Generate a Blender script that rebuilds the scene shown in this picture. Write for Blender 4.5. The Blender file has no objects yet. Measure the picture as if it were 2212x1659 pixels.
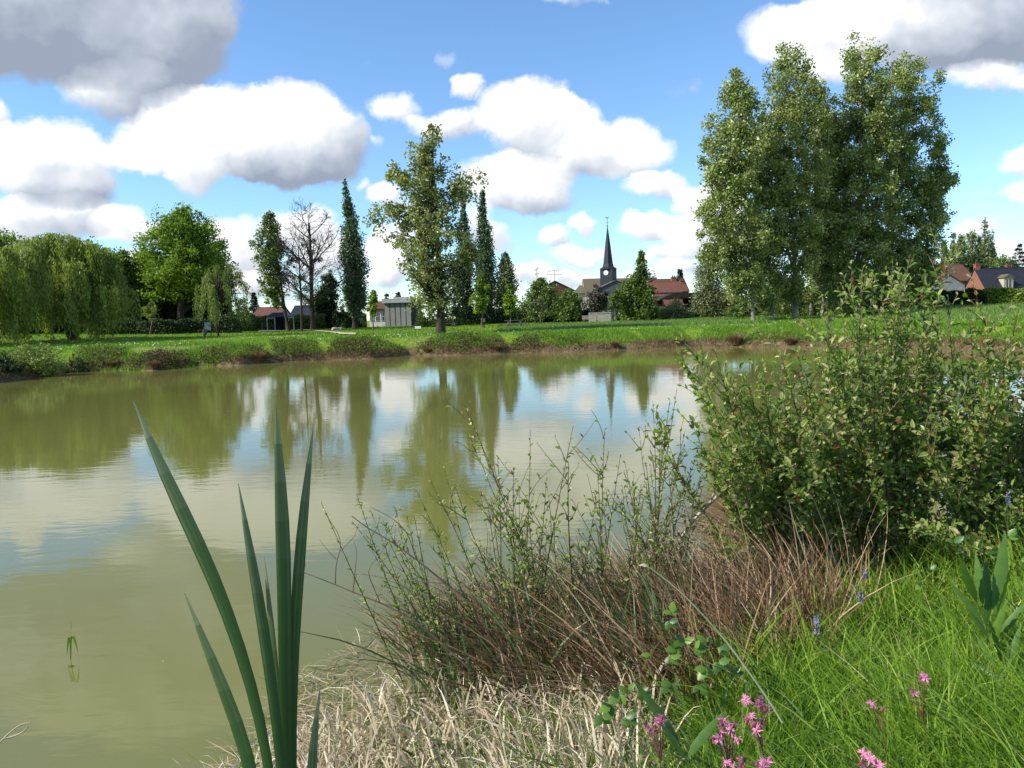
import bpy, math, random
import numpy as np
from mathutils import Vector, Matrix

# ------------------------------------------------------------------ camera, sky, sun, exposure
S = bpy.context.scene
COL = S.collection
F = 1671.0                      # focal length in units of a 2212 x 1659 frame
CX, CY = 1106.0, 829.5
CAMZ = 2.6
PITCH = math.atan(146.5 / F)
ROLL = 0.030
_f = Vector((0, math.cos(PITCH), -math.sin(PITCH)))
_r0 = Vector((1, 0, 0))
_u0 = Vector((0, math.sin(PITCH), math.cos(PITCH)))
_r = _r0 * math.cos(ROLL) - _u0 * math.sin(ROLL)
_u = _r0 * math.sin(ROLL) + _u0 * math.cos(ROLL)

cam_d = bpy.data.cameras.new('camera')
cam = bpy.data.objects.new('camera', cam_d)
COL.objects.link(cam)
S.camera = cam
cam_d.sensor_width = 36.0
cam_d.lens = 36.0 * F / 2212.0
cam_d.clip_start = 0.05
cam_d.clip_end = 6000
M = Matrix((( _r.x, _u.x, -_f.x, 0), (_r.y, _u.y, -_f.y, 0), (_r.z, _u.z, -_f.z, CAMZ), (0, 0, 0, 1)))
cam.matrix_world = M

SUN_EL = math.radians(37)
SUN_AZ_X, SUN_AZ_Y = -1.0, -0.28         # the sun stands to the left and a little behind the photographer
_n = math.hypot(SUN_AZ_X, SUN_AZ_Y)
SUN = Vector((SUN_AZ_X / _n * math.cos(SUN_EL), SUN_AZ_Y / _n * math.cos(SUN_EL), math.sin(SUN_EL)))
sun_d = bpy.data.lights.new('sun', 'SUN')
sun_d.energy = 5.0
sun_d.angle = math.radians(0.5)
sun_d.color = (1.0, 0.95, 0.86)
sun = bpy.data.objects.new('sun', sun_d)
COL.objects.link(sun)
sun.rotation_euler = SUN.to_track_quat('Z', 'Y').to_euler()

S.view_settings.view_transform = 'Standard'
S.view_settings.look = 'None'
S.view_settings.exposure = 0.60
S.view_settings.gamma = 1.0
S.view_settings.use_curve_mapping = False
S.render.engine = 'CYCLES'
S.cycles.max_bounces = 7
S.cycles.diffuse_bounces = 3
S.cycles.glossy_bounces = 3
S.cycles.transmission_bounces = 4
S.cycles.transparent_max_bounces = 4
S.cycles.caustics_reflective = False
S.cycles.caustics_refractive = False


def ray(px, py):
    return _f + _r * ((px - CX) / F) - _u * ((py - CY) / F)


def at(px, py, D):
    """world point seen at pixel (px, py) of the 2212 x 1659 frame, at depth y = D"""
    d = ray(px, py)
    t = D / d.y
    return Vector((d.x * t, D, CAMZ + d.z * t))


def onz(px, py, z=0.0):
    d = ray(px, py)
    t = (z - CAMZ) / d.z
    return Vector((d.x * t, d.y * t, z))


# ------------------------------------------------------------------ node helper
class NT:
    def __init__(self, tree):
        self.t = tree
        tree.nodes.clear()

    def n(self, typ, **kw):
        nd = self.t.nodes.new(typ)
        for k, v in kw.items():
            if k.startswith('i_'):
                nd.inputs[k[2:].replace('_', ' ')].default_value = v
            else:
                setattr(nd, k, v)
        return nd

    def l(self, a, b):
        self.t.links.new(a, b)

    def math(self, op, a, b=None, c=None, clamp=False):
        nd = self.t.nodes.new('ShaderNodeMath')
        nd.operation = op
        nd.use_clamp = clamp
        for i, v in enumerate((a, b, c)):
            if v is None:
                continue
            if isinstance(v, (int, float)):
                nd.inputs[i].default_value = v
            else:
                self.l(v, nd.inputs[i])
        return nd.outputs[0]

    def vmath(self, op, a, b=None, scale=None):
        nd = self.t.nodes.new('ShaderNodeVectorMath')
        nd.operation = op
        for i, v in enumerate((a, b)):
            if v is None:
                continue
            if isinstance(v, (tuple, list)):
                nd.inputs[i].default_value = v
            else:
                self.l(v, nd.inputs[i])
        if scale is not None:
            nd.inputs['Scale'].default_value = scale
        return nd

    def noise(self, vec, scale, detail=4, rough=0.5, dist=0.0):
        nd = self.t.nodes.new('ShaderNodeTexNoise')
        nd.inputs['Scale'].default_value = scale
        nd.inputs['Detail'].default_value = detail
        nd.inputs['Roughness'].default_value = rough
        nd.inputs['Distortion'].default_value = dist
        if vec is not None:
            self.l(vec, nd.inputs['Vector'])
        return nd

    def mapr(self, v, a, b, c=0.0, d=1.0, smooth=False):
        nd = self.t.nodes.new('ShaderNodeMapRange')
        if smooth:
            nd.interpolation_type = 'SMOOTHSTEP'
        self.l(v, nd.inputs['Value'])
        nd.inputs['From Min'].default_value = a
        nd.inputs['From Max'].default_value = b
        nd.inputs['To Min'].default_value = c
        nd.inputs['To Max'].default_value = d
        return nd.outputs['Result']

    def mix(self, fac, a, b, mode='MIX'):
        nd = self.t.nodes.new('ShaderNodeMix')
        nd.data_type = 'RGBA'
        nd.blend_type = mode
        if isinstance(fac, (int, float)):
            nd.inputs[0].default_value = fac
        else:
            self.l(fac, nd.inputs[0])
        for sock, v in ((nd.inputs[6], a), (nd.inputs[7], b)):
            if isinstance(v, tuple):
                sock.default_value = (*v[:3], 1)
            else:
                self.l(v, sock)
        return nd.outputs[2]

    def ramp(self, fac, stops):
        nd = self.t.nodes.new('ShaderNodeValToRGB')
        el = nd.color_ramp.elements
        while len(el) < len(stops):
            el.new(0.5)
        for e, (p, c) in zip(el, stops):
            e.position = p
            e.color = (*c, 1)
        self.l(fac, nd.inputs[0])
        return nd.outputs[0]


# ------------------------------------------------------------------ the sky with its cumulus clouds
W = bpy.data.worlds.new('World')
S.world = W
W.use_nodes = True
W.cycles.sampling_method = 'MANUAL'
W.cycles.sample_map_resolution = 1024
w = NT(W.node_tree)
sky = w.n('ShaderNodeTexSky', sky_type='NISHITA', sun_disc=False)
sky.sun_elevation = SUN_EL
sky.sun_rotation = math.atan2(SUN.x, SUN.y)
sky.air_density = 1.0
sky.dust_density = 0.1
sky.ozone_density = 3.0
tc = w.n('ShaderNodeTexCoord')
dirv = tc.outputs['Generated']
# cloud bodies: direction (given by where they stand in the view), half width, half height, greyness, weight
CLOUDS = [
    # dark flat cloud high on the left
    (130, 40, 330, 150, .78, 1.8), (330, 90, 190, 140, .70, 1.5), (260, 195, 150, 75, .45, 1.0), (-100, 20, 300, 140, .72, 1.7),
    (380, 20, 150, 110, .62, 1.3), (190, -120, 420, 160, .7, 1.5),
    # big white cloud
    (520, 300, 290, 95, .10, 1.5), (630, 245, 130, 72, .0, 1.1), (400, 250, 115, 62, .0, 1.0), (700, 325, 110, 80, .6, 1.0),
    (610, 358, 145, 48, .95, 1.1), (420, 375, 70, 42, .1, .7), (300, 330, 100, 50, .0, .8), (520, 225, 80, 45, 0.0, .8),
    # left cloud
    (70, 310, 140, 62, .05, 1.2), (110, 360, 150, 80, .30, 1.2), (130, 412, 130, 42, .8, 1.0), (-120, 340, 160, 110, .2, 1.2),
    (-25, 240, 40, 45, .1, .8),
    # low band on the left
    (90, 470, 200, 55, .30, 1.0), (255, 485, 75, 52, .05, 1.1), (330, 500, 60, 30, .3, .6), (-80, 500, 160, 60, .3, 1.0),
    # clouds behind the left trees
    (490, 490, 85, 42, .05, .9), (520, 540, 80, 50, .35, .8), (640, 480, 85, 45, .05, 1.0), (690, 540, 90, 60, .25, .8),
    # middle group
    (1005, 192, 38, 36, .1, .9), (860, 238, 68, 42, .08, 1.0), (960, 275, 85, 36, .15, .9),
    (1140, 245, 130, 68, .12, 1.3), (1230, 265, 85, 60, .05, 1.0), (1170, 305, 110, 45, .45, .9), (1340, 318, 130, 62, .05, 1.3),
    (1250, 340, 90, 45, .3, .8), (1120, 385, 140, 62, .15, 1.3), (1150, 425, 110, 35, .45, .9), (1420, 390, 75, 34, .12, .9),
    (835, 430, 44, 34, .1, .8), (785, 402, 22, 20, .1, .4), (818, 315, 20, 16, .1, .4), (1040, 480, 50, 50, .3, .8),
    (1080, 510, 45, 35, .3, .7), (830, 540, 70, 60, .2, .9), (830, 600, 70, 40, .2, .8),
    # low puffs round the spire
    (1268, 474, 34, 28, .05, .9), (1400, 485, 75, 38, .12, 1.1), (1500, 500, 80, 50, .12, 1.1), (1205, 505, 45, 30, .15, .9),
    (1255, 545, 85, 26, .2, .8), (1150, 585, 60, 32, .2, .8), (1230, 600, 90, 26, .2, .8), (1380, 590, 55, 22, .1, .7),
    (1460, 575, 55, 26, .15, .8), (1500, 430, 50, 45, .1, .8), (1560, 440, 60, 90, .15, .9),
    # right top dark-bellied cloud
    (1760, 70, 170, 70, .0, 1.3), (1900, 60, 220, 90, .12, 1.4), (2060, 90, 190, 85, .8, 1.2), (2160, 40, 170, 110, .75, 1.3),
    (2130, 175, 110, 38, .15, .9), (1800, 150, 80, 40, .05, .8), (2330, 60, 220, 120, .7, 1.3), (1950, -90, 330, 110, .4, 1.4),
    # right edge
    (2200, 350, 70, 42, .12, .9), (2215, 420, 70, 30, .1, .9), (2100, 500, 60, 30, .2, .7), (2190, 540, 70, 30, .2, .8),
    (2330, 480, 120, 70, .2, 1.0),
    (300, 560, 60, 26, .15, .7), (230, 575, 50, 20, .2, .5), (1010, 600, 50, 30, .2, .6), (1100, 640, 70, 22, .15, .6), (905, 480, 60, 50, .2, .6), (560, 600, 90, 40, .2, .8), (1440, 545, 70, 20, .2, .6), (2180, 600, 90, 22, .2, .7), (2240, 190, 60, 26, .3, .6),
    # thin scraps
    (960, 130, 26, 20, .2, .22), (800, 150, 22, 15, .2, .2), (1240, 2, 80, 14, .2, .35), (2110, 430, 50, 14, .25, .3), (1480, 180, 40, 30, .2, .12),
]
warp1 = w.noise(dirv, 5.0, 3, 0.5)
warp2 = w.noise(dirv, 22.0, 5, 0.58)
wv1 = w.vmath('SUBTRACT', warp1.outputs['Color'], (0.5, 0.5, 0.5))
wv1 = w.vmath('SCALE', wv1.outputs[0], scale=0.045)
wv2 = w.vmath('SUBTRACT', warp2.outputs['Color'], (0.5, 0.5, 0.5))
wv2 = w.vmath('SCALE', wv2.outputs[0], scale=0.042)
# direction -> point on a far vertical sheet (x/y, z/y, 1): there a cloud is an ellipse
sep0 = w.n('ShaderNodeSeparateXYZ')
w.l(dirv, sep0.inputs[0])
front = w.mapr(sep0.outputs['Y'], 0.25, 0.45, 0.0, 1.0)
ysafe = w.math('MAXIMUM', sep0.outputs['Y'], 0.05)
comb = w.n('ShaderNodeCombineXYZ')
w.l(w.math('DIVIDE', sep0.outputs['X'], ysafe), comb.inputs[0])
w.l(w.math('DIVIDE', sep0.outputs['Z'], ysafe), comb.inputs[1])
wp = w.vmath('ADD', comb.outputs[0], wv1.outputs[0])
wp = w.vmath('ADD', wp.outputs[0], wv2.outputs[0])
Pw = wp.outputs[0]
acc = None
SHX, SHY = 0.20, -0.54          # undersides and the sides away from the sun are greyer
for (cx, cy, rx, ry, grey, wt) in CLOUDS:
    d = ray(cx, cy)
    u0, v0 = d.x / d.y, d.z / d.y
    ax, ay = F / rx / 1.02, F / ry / 1.02
    q = math.sqrt(wt)
    v = w.n('ShaderNodeVectorMath', operation='MULTIPLY_ADD')
    w.l(Pw, v.inputs[0])
    v.inputs[1].default_value = (ax * q, ay * q, 0)
    v.inputs[2].default_value = (-u0 * ax * q, -v0 * ay * q, 1.0)
    v = v.outputs[0]
    s2 = w.vmath('DOT_PRODUCT', v, v)
    w.l(v, s2.inputs[1])
    wi = w.math('MAXIMUM', w.math('SUBTRACT', wt + 1.0, s2.outputs['Value']), 0.0)
    g = w.vmath('DOT_PRODUCT', v, (SHX / q, SHY / q, grey + 0.05)).outputs['Value']
    cb = w.n('ShaderNodeCombineXYZ')
    w.l(wi, cb.inputs[0])
    w.l(w.math('MULTIPLY', wi, g), cb.inputs[1])
    acc = cb.outputs[0] if acc is None else w.vmath('ADD', acc, cb.outputs[0]).outputs[0]
sepa = w.n('ShaderNodeSeparateXYZ')
w.l(acc, sepa.inputs[0])
accS, accG = w.math('MULTIPLY', sepa.outputs[0], front), w.math('MULTIPLY', sepa.outputs[1], front)
# scattered cumulus over the rest of the sky
sepd = w.n('ShaderNodeSeparateXYZ')
w.l(dirv, sepd.inputs[0])
zc = w.math('MAXIMUM', sepd.outputs['Z'], 0.06)
flat = w.n('ShaderNodeCombineXYZ')
w.l(w.math('DIVIDE', sepd.outputs['X'], zc), flat.inputs[0])
w.l(w.math('DIVIDE', sepd.outputs['Y'], zc), flat.inputs[1])
gen = w.noise(flat.outputs[0], 0.55, 5, 0.55)
gm = w.mapr(gen.outputs['Fac'], 0.50, 0.72, 0.0, 0.9)
# only outside the view
fv = w.vmath('DOT_PRODUCT', dirv, tuple(Vector((0, 1, 0.22)).normalized())).outputs['Value']
outside = w.mapr(fv, 0.76, 0.66, 0.0, 1.0)
gm = w.math('MULTIPLY', gm, outside)
accS = w.math('ADD', accS, gm)
accG = w.math('MULTIPLY_ADD', gm, 0.3, accG)

fb = w.noise(dirv, 13.0, 6, 0.62)
fbs = w.math('MULTIPLY_ADD', fb.outputs['Fac'], 1.1, -0.52)
dens = w.math('ADD', accS, fbs)
alpha = w.mapr(dens, 0.06, 0.78, 0.0, 1.0, smooth=True)
inside = w.mapr(accS, 0.02, 0.10, 0.0, 1.0)
alpha = w.math('MULTIPLY', alpha, inside)
grey = w.math('DIVIDE', accG, w.math('MAXIMUM', accS, 0.05))
# billows: difference of noise toward the light
off = w.vmath('ADD', Pw, (-0.016, 0.024, 0.0))
nb1 = w.noise(Pw, 10.0, 3, 0.55)
nb2 = w.noise(off.outputs[0], 10.0, 3, 0.55)
bil = w.math('SUBTRACT', nb2.outputs['Fac'], nb1.outputs['Fac'])
grey = w.math('MULTIPLY_ADD', bil, 0.95, grey)
# thick parts are greyer than the thin rims
thick = w.mapr(accS, 0.2, 1.8, -0.04, -0.02)
grey = w.math('ADD', grey, thick)
ccol = w.ramp(grey, [(0.0, (1.05, 1.05, 1.05)), (0.24, (0.95, 0.96, 0.98)), (0.42, (0.73, 0.77, 0.83)),
                     (0.66, (0.51, 0.57, 0.66)), (1.0, (0.31, 0.36, 0.46))])
bg1 = w.n('ShaderNodeBackground')
sky_tint = w.mix(1.0, sky.outputs[0], (0.85, 1.02, 1.15), 'MULTIPLY')
w.l(sky_tint, bg1.inputs['Color'])
bg1.inputs['Strength'].default_value = 0.125
bg2 = w.n('ShaderNodeBackground')
w.l(ccol, bg2.inputs['Color'])
bg2.inputs['Strength'].default_value = 0.74
mxs = w.n('ShaderNodeMixShader')
w.l(alpha, mxs.inputs[0])
w.l(bg1.outputs[0], mxs.inputs[1])
w.l(bg2.outputs[0], mxs.inputs[2])
wo = w.n('ShaderNodeOutputWorld')
w.l(mxs.outputs[0], wo.inputs[0])

# ------------------------------------------------------------------ object helpers
rng = np.random.default_rng(7)
random.seed(7)


def tag(o, label=None, cat=None, group=None, kind=None):
    if label: o['label'] = label
    if cat: o['category'] = cat
    if group: o['group'] = group
    if kind: o['kind'] = kind
    return o


def empty(name, loc=(0, 0, 0), rz=0.0, label=None, cat=None, group=None):
    o = bpy.data.objects.new(name, None)
    COL.objects.link(o)
    o.location = loc
    o.rotation_euler = (0, 0, rz)
    o.empty_display_size = 0.1
    return tag(o, label, cat, group)


def link(name, me, parent=None, mat=None):
    if mat is not None and len(me.materials) == 0:
        me.materials.append(mat)
    o = bpy.data.objects.new(name, me)
    COL.objects.link(o)
    if parent is not None:
        o.parent = parent
    return o


def mesh(name, V, faces, tint=None, smooth=False):
    """V (N,3); faces: one int array (M,k) or a list of such arrays; tint: per-face floats or list of arrays"""
    if not isinstance(faces, list):
        faces = [faces]
        if tint is not None:
            tint = [tint]
    V = np.asarray(V, dtype=np.float32)
    me = bpy.data.meshes.new(name)
    me.vertices.add(len(V))
    me.vertices.foreach_set('co', V.ravel())
    nl = sum(f.size for f in faces)
    npoly = sum(len(f) for f in faces)
    me.loops.add(nl)
    me.polygons.add(npoly)
    me.loops.foreach_set('vertex_index', np.concatenate([f.ravel() for f in faces]).astype(np.int32))
    tot = np.concatenate([np.full(len(f), f.shape[1]) for f in faces]).astype(np.int32)
    st = np.concatenate([[0], np.cumsum(tot)[:-1]]).astype(np.int32)
    me.polygons.foreach_set('loop_start', st)
    me.polygons.foreach_set('loop_total', tot)
    me.polygons.foreach_set('use_smooth', np.full(npoly, bool(smooth)))
    if tint is not None:
        a = me.attributes.new('tint', 'FLOAT', 'FACE')
        a.data.foreach_set('value', np.concatenate([np.asarray(t, dtype=np.float32) for t in tint]))
    me.update(calc_edges=True)
    return me


def unit(a):
    return a / np.maximum(np.linalg.norm(a, axis=-1, keepdims=True), 1e-9)


def tubes(P, R, n=5):
    """P (N,K,3) polylines, R (N,K) radii -> V, F"""
    P = np.asarray(P, dtype=float)
    R = np.asarray(R, dtype=float)
    N, K, _ = P.shape
    T = np.gradient(P, axis=1)
    T = unit(T)
    ref = np.tile(np.array([0.31, 0.95, 0.05]), (N, K, 1))
    par = np.abs((T * ref).sum(-1)) > 0.9
    ref[par] = (1, 0, 0.1)
    A = unit(np.cross(T, ref))
    B = np.cross(T, A)
    an = np.arange(n) / n * 2 * np.pi
    V = P[:, :, None, :] + R[:, :, None, None] * (np.cos(an)[None, None, :, None] * A[:, :, None, :] + np.sin(an)[None, None, :, None] * B[:, :, None, :])
    idx = np.arange(N * K * n).reshape(N, K, n)
    a = idx[:, :-1, :]
    b = np.roll(a, -1, axis=2)
    c = idx[:, 1:, :]
    d = np.roll(c, -1, axis=2)
    Fq = np.stack([a, b, d, c], axis=-1).reshape(-1, 4)
    return V.reshape(-1, 3), Fq


def leaves(C, D, Nn, L, Wd, oval=False, fold=0.25):
    """leaf cards: centre of base C, direction D, normal Nn, length L, width Wd. rhomb = 1 quad, oval = folded 2 quads"""
    C = np.asarray(C, float)
    D = unit(np.asarray(D, float))
    Sd = unit(np.cross(D, Nn))
    N2 = np.cross(Sd, D)
    L = np.asarray(L, float).reshape(-1, 1)
    Wd = np.asarray(Wd, float).reshape(-1, 1)
    n = len(C)
    if not oval:
        V = np.stack([C, C + D * L * 0.5 + Sd * Wd * 0.5, C + D * L, C + D * L * 0.5 - Sd * Wd * 0.5], axis=1)
        Fq = np.arange(n * 4).reshape(n, 4)
        return V.reshape(-1, 3), Fq
    up = N2 * Wd * fold
    V = np.stack([C, C + D * L * 0.33 + Sd * Wd * 0.5 + up, C + D * L * 0.70 + Sd * Wd * 0.38 + up, C + D * L - N2 * L * 0.08,
                  C + D * L * 0.70 - Sd * Wd * 0.38 + up, C + D * L * 0.33 - Sd * Wd * 0.5 + up], axis=1)
    base = np.arange(n)[:, None] * 6
    F1 = base + np.array([0, 1, 2, 3])
    F2 = base + np.array([0, 3, 4, 5])
    return V.reshape(-1, 3), np.stack([F1, F2], axis=1).reshape(-1, 4)


def ribbons(P, Wd, side, cup=0.0):
    """P (N,K,3), Wd (N,K) widths, side (N,3) -> strip quads"""
    P = np.asarray(P, float)
    N, K, _ = P.shape
    T = unit(np.gradient(P, axis=1))
    sd = unit(side[:, None, :] - T * (T * side[:, None, :]).sum(-1, keepdims=True))
    Lp = P - sd * Wd[..., None] * 0.5
    Rp = P + sd * Wd[..., None] * 0.5
    V = np.stack([Lp, Rp], axis=2)
    idx = np.arange(N * K * 2).reshape(N, K, 2)
    Fq = np.stack([idx[:, :-1, 0], idx[:, :-1, 1], idx[:, 1:, 1], idx[:, 1:, 0]], axis=-1).reshape(-1, 4)
    return V.reshape(-1, 3), Fq


def box(cx, cy, cz, sx, sy, sz):
    """box by centre and full sizes -> V, F"""
    x, y, z = sx / 2, sy / 2, sz / 2
    V = np.array([[-x, -y, -z], [x, -y, -z], [x, y, -z], [-x, y, -z], [-x, -y, z], [x, -y, z], [x, y, z], [-x, y, z]]) + np.array([cx, cy, cz])
    Fq = np.array([[0, 3, 2, 1], [4, 5, 6, 7], [0, 1, 5, 4], [1, 2, 6, 5], [2, 3, 7, 6], [3, 0, 4, 7]])
    return V, Fq


def join(parts):
    Vs, Fs, o = [], [], 0
    for V, Fq in parts:
        Vs.append(V)
        Fs.append(Fq + o)
        o += len(V)
    return np.concatenate(Vs), np.concatenate(Fs)


def boxes(name, lst, parent, mat):
    V, Fq = join([box(*b) for b in lst])
    return link(name, mesh(name, V, Fq), parent, mat)


# ------------------------------------------------------------------ materials
def mat_leaf(name, stops, rough=0.5, trans=0.3, spec=0.4, tcol=None):
    m = bpy.data.materials.new(name)
    m.use_nodes = True
    t = NT(m.node_tree)
    at_ = t.n('ShaderNodeAttribute', attribute_name='tint')
    kr, kg, kb = (1.24, 1.13, .95) if name.startswith('leaf_') else (1.28, 1.12, .92)
    stops = [(p_, (c_[0] * kr, c_[1] * kg, c_[2] * kb) if c_[1] > c_[0] * 1.05 else c_) for p_, c_ in stops]
    c = t.ramp(at_.outputs['Fac'], stops)
    p = t.n('ShaderNodeBsdfPrincipled')
    t.l(c, p.inputs['Base Color'])
    p.inputs['Roughness'].default_value = rough
    p.inputs['Specular IOR Level'].default_value = spec
    tr = t.n('ShaderNodeBsdfTranslucent')
    tint = t.mix(1.0, c, tcol or (1.35, 1.5, 0.6), 'MULTIPLY')
    t.l(tint, tr.inputs['Color'])
    mx = t.n('ShaderNodeMixShader')
    mx.inputs[0].default_value = trans
    t.l(p.outputs[0], mx.inputs[1])
    t.l(tr.outputs[0], mx.inputs[2])
    o = t.n('ShaderNodeOutputMaterial')
    t.l(mx.outputs[0], o.inputs[0])
    return m


def mat_noise(name, c1, c2, scale=6.0, rough=0.8, stretch=(1, 1, 1), detail=6, bump=0.0, c3=None, spec=0.3, bdist=0.02):
    m = bpy.data.materials.new(name)
    m.use_nodes = True
    t = NT(m.node_tree)
    tc = t.n('ShaderNodeTexCoord')
    mp = t.n('ShaderNodeMapping')
    mp.inputs['Scale'].default_value = stretch
    t.l(tc.outputs['Object'], mp.inputs['Vector'])
    nz = t.noise(mp.outputs[0], scale, detail, 0.6)
    stops = [(0.30, c1), (0.70, c2)] if c3 is None else [(0.28, c1), (0.5, c2), (0.72, c3)]
    c = t.ramp(nz.outputs['Fac'], stops)
    p = t.n('ShaderNodeBsdfPrincipled')
    t.l(c, p.inputs['Base Color'])
    p.inputs['Roughness'].default_value = rough
    p.inputs['Specular IOR Level'].default_value = spec
    if bump > 0:
        b = t.n('ShaderNodeBump')
        b.inputs['Strength'].default_value = bump
        b.inputs['Distance'].default_value = bdist
        t.l(nz.outputs['Fac'], b.inputs['Height'])
        t.l(b.outputs[0], p.inputs['Normal'])
    o = t.n('ShaderNodeOutputMaterial')
    t.l(p.outputs[0], o.inputs[0])
    return m


# ------------------------------------------------------------------ ground and pond
FAR_SHORE = [(-700, 905), (-400, 873), (-150, 842), (0, 827), (60, 818), (150, 804), (260, 799), (330, 801), (420, 792), (520, 789), (600, 783), (700, 778), (800, 775),
             (890, 768), (1000, 767), (1100, 763), (1250, 760), (1400, 754), (1500, 751), (1600, 750), (1750, 750), (1900, 751), (2060, 756),
             (2200, 768), (2330, 790), (2500, 850)]
far_w = [onz(px, py) for px, py in FAR_SHORE]
NEAR = [(14, 17), (11.5, 12.5), (9.0, 10.2), (6.8, 8.6), (5.2, 7.6), (3.6, 7.0), (2.2, 6.4), (1.2, 5.6), (0.3, 4.9), (-0.35, 4.3), (-0.85, 3.75),
        (-1.25, 3.3), (-1.9, 2.95), (-3.2, 2.5), (-6, 1.6), (-12, 0.5), (-22, 1.5), (-27, 8)]
NEAR = [(x_ * 1.17, y_ * 1.17) for x_, y_ in NEAR]
POND = np.array([[p.x, p.y] for p in far_w] + [list(p) for p in NEAR])


def pond_sd(x, y):
    """signed distance to the pond edge, positive on land"""
    x = np.asarray(x, float)
    y = np.asarray(y, float)
    shp = x.shape
    x = x.ravel()
    y = y.ravel()
    dmin = np.full(x.shape, 1e9)
    ins = np.zeros(x.shape, bool)
    n = len(POND)
    for i in range(n):
        ax, ay = POND[i]
        bx, by = POND[(i + 1) % n]
        ex, ey = bx - ax, by - ay
        tt = np.clip(((x - ax) * ex + (y - ay) * ey) / (ex * ex + ey * ey), 0, 1)
        dmin = np.minimum(dmin, np.hypot(x - ax - tt * ex, y - ay - tt * ey))
        cr = ((ay > y) != (by > y)) & (x < (bx - ax) * (y - ay) / (by - ay + 1e-12) + ax)
        ins ^= cr
    return np.where(ins, -dmin, dmin).reshape(shp)


def smooth(t):
    t = np.clip(t, 0, 1)
    return t * t * (3 - 2 * t)


def wav(x, y, seed=0.0):
    return (np.sin(x * 0.9 + seed) * np.cos(y * 0.7 + 1.3 * seed) + 0.6 * np.sin(x * 2.1 + y * 1.3 + seed * 2) + 0.4 * np.sin(x * 4.3 - y * 3.7 + seed)) / 2.0


def hz(x, y, sd=None):
    x = np.asarray(x, float)
    y = np.asarray(y, float)
    if sd is None:
        sd = pond_sd(x, y)
    sdj = sd + 0.22 * wav(x * 0.8, y * 0.8, 2.0)
    r = np.hypot(x, y)
    far = smooth((y + 0.5 * np.abs(x) - 17) / 7)
    near_h = 0.24 * smooth(sdj / 0.35) + 0.91 * smooth(sdj / 4.2)
    far_h = 0.40 * smooth(sdj / 0.6) + 0.80 * smooth(sdj / 4.6)
    h = near_h * (1 - far) + far_h * far
    az = x / np.maximum(y, 1.0)
    s = 0.010 + 0.012 * smooth((-az - 0.25) / 0.35) + 0.020 * smooth((az - 0.35) / 0.3)
    h = h + np.clip(r - 75, 0, 85) * s * (y > 0)
    h = h + 0.035 * wav(x * 0.25, y * 0.25, 5.0) * smooth(sd / 4) * 1.5 + 0.02 * wav(x * 2.2, y * 2.2, 1.0) * smooth(sd / 0.5)
    inner = -np.clip(-sdj * 0.45, 0, 0.9)
    return np.where(sdj > 0, h, inner)


def H(x, y):
    return float(hz(np.array([x]), np.array([y]))[0])


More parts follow.
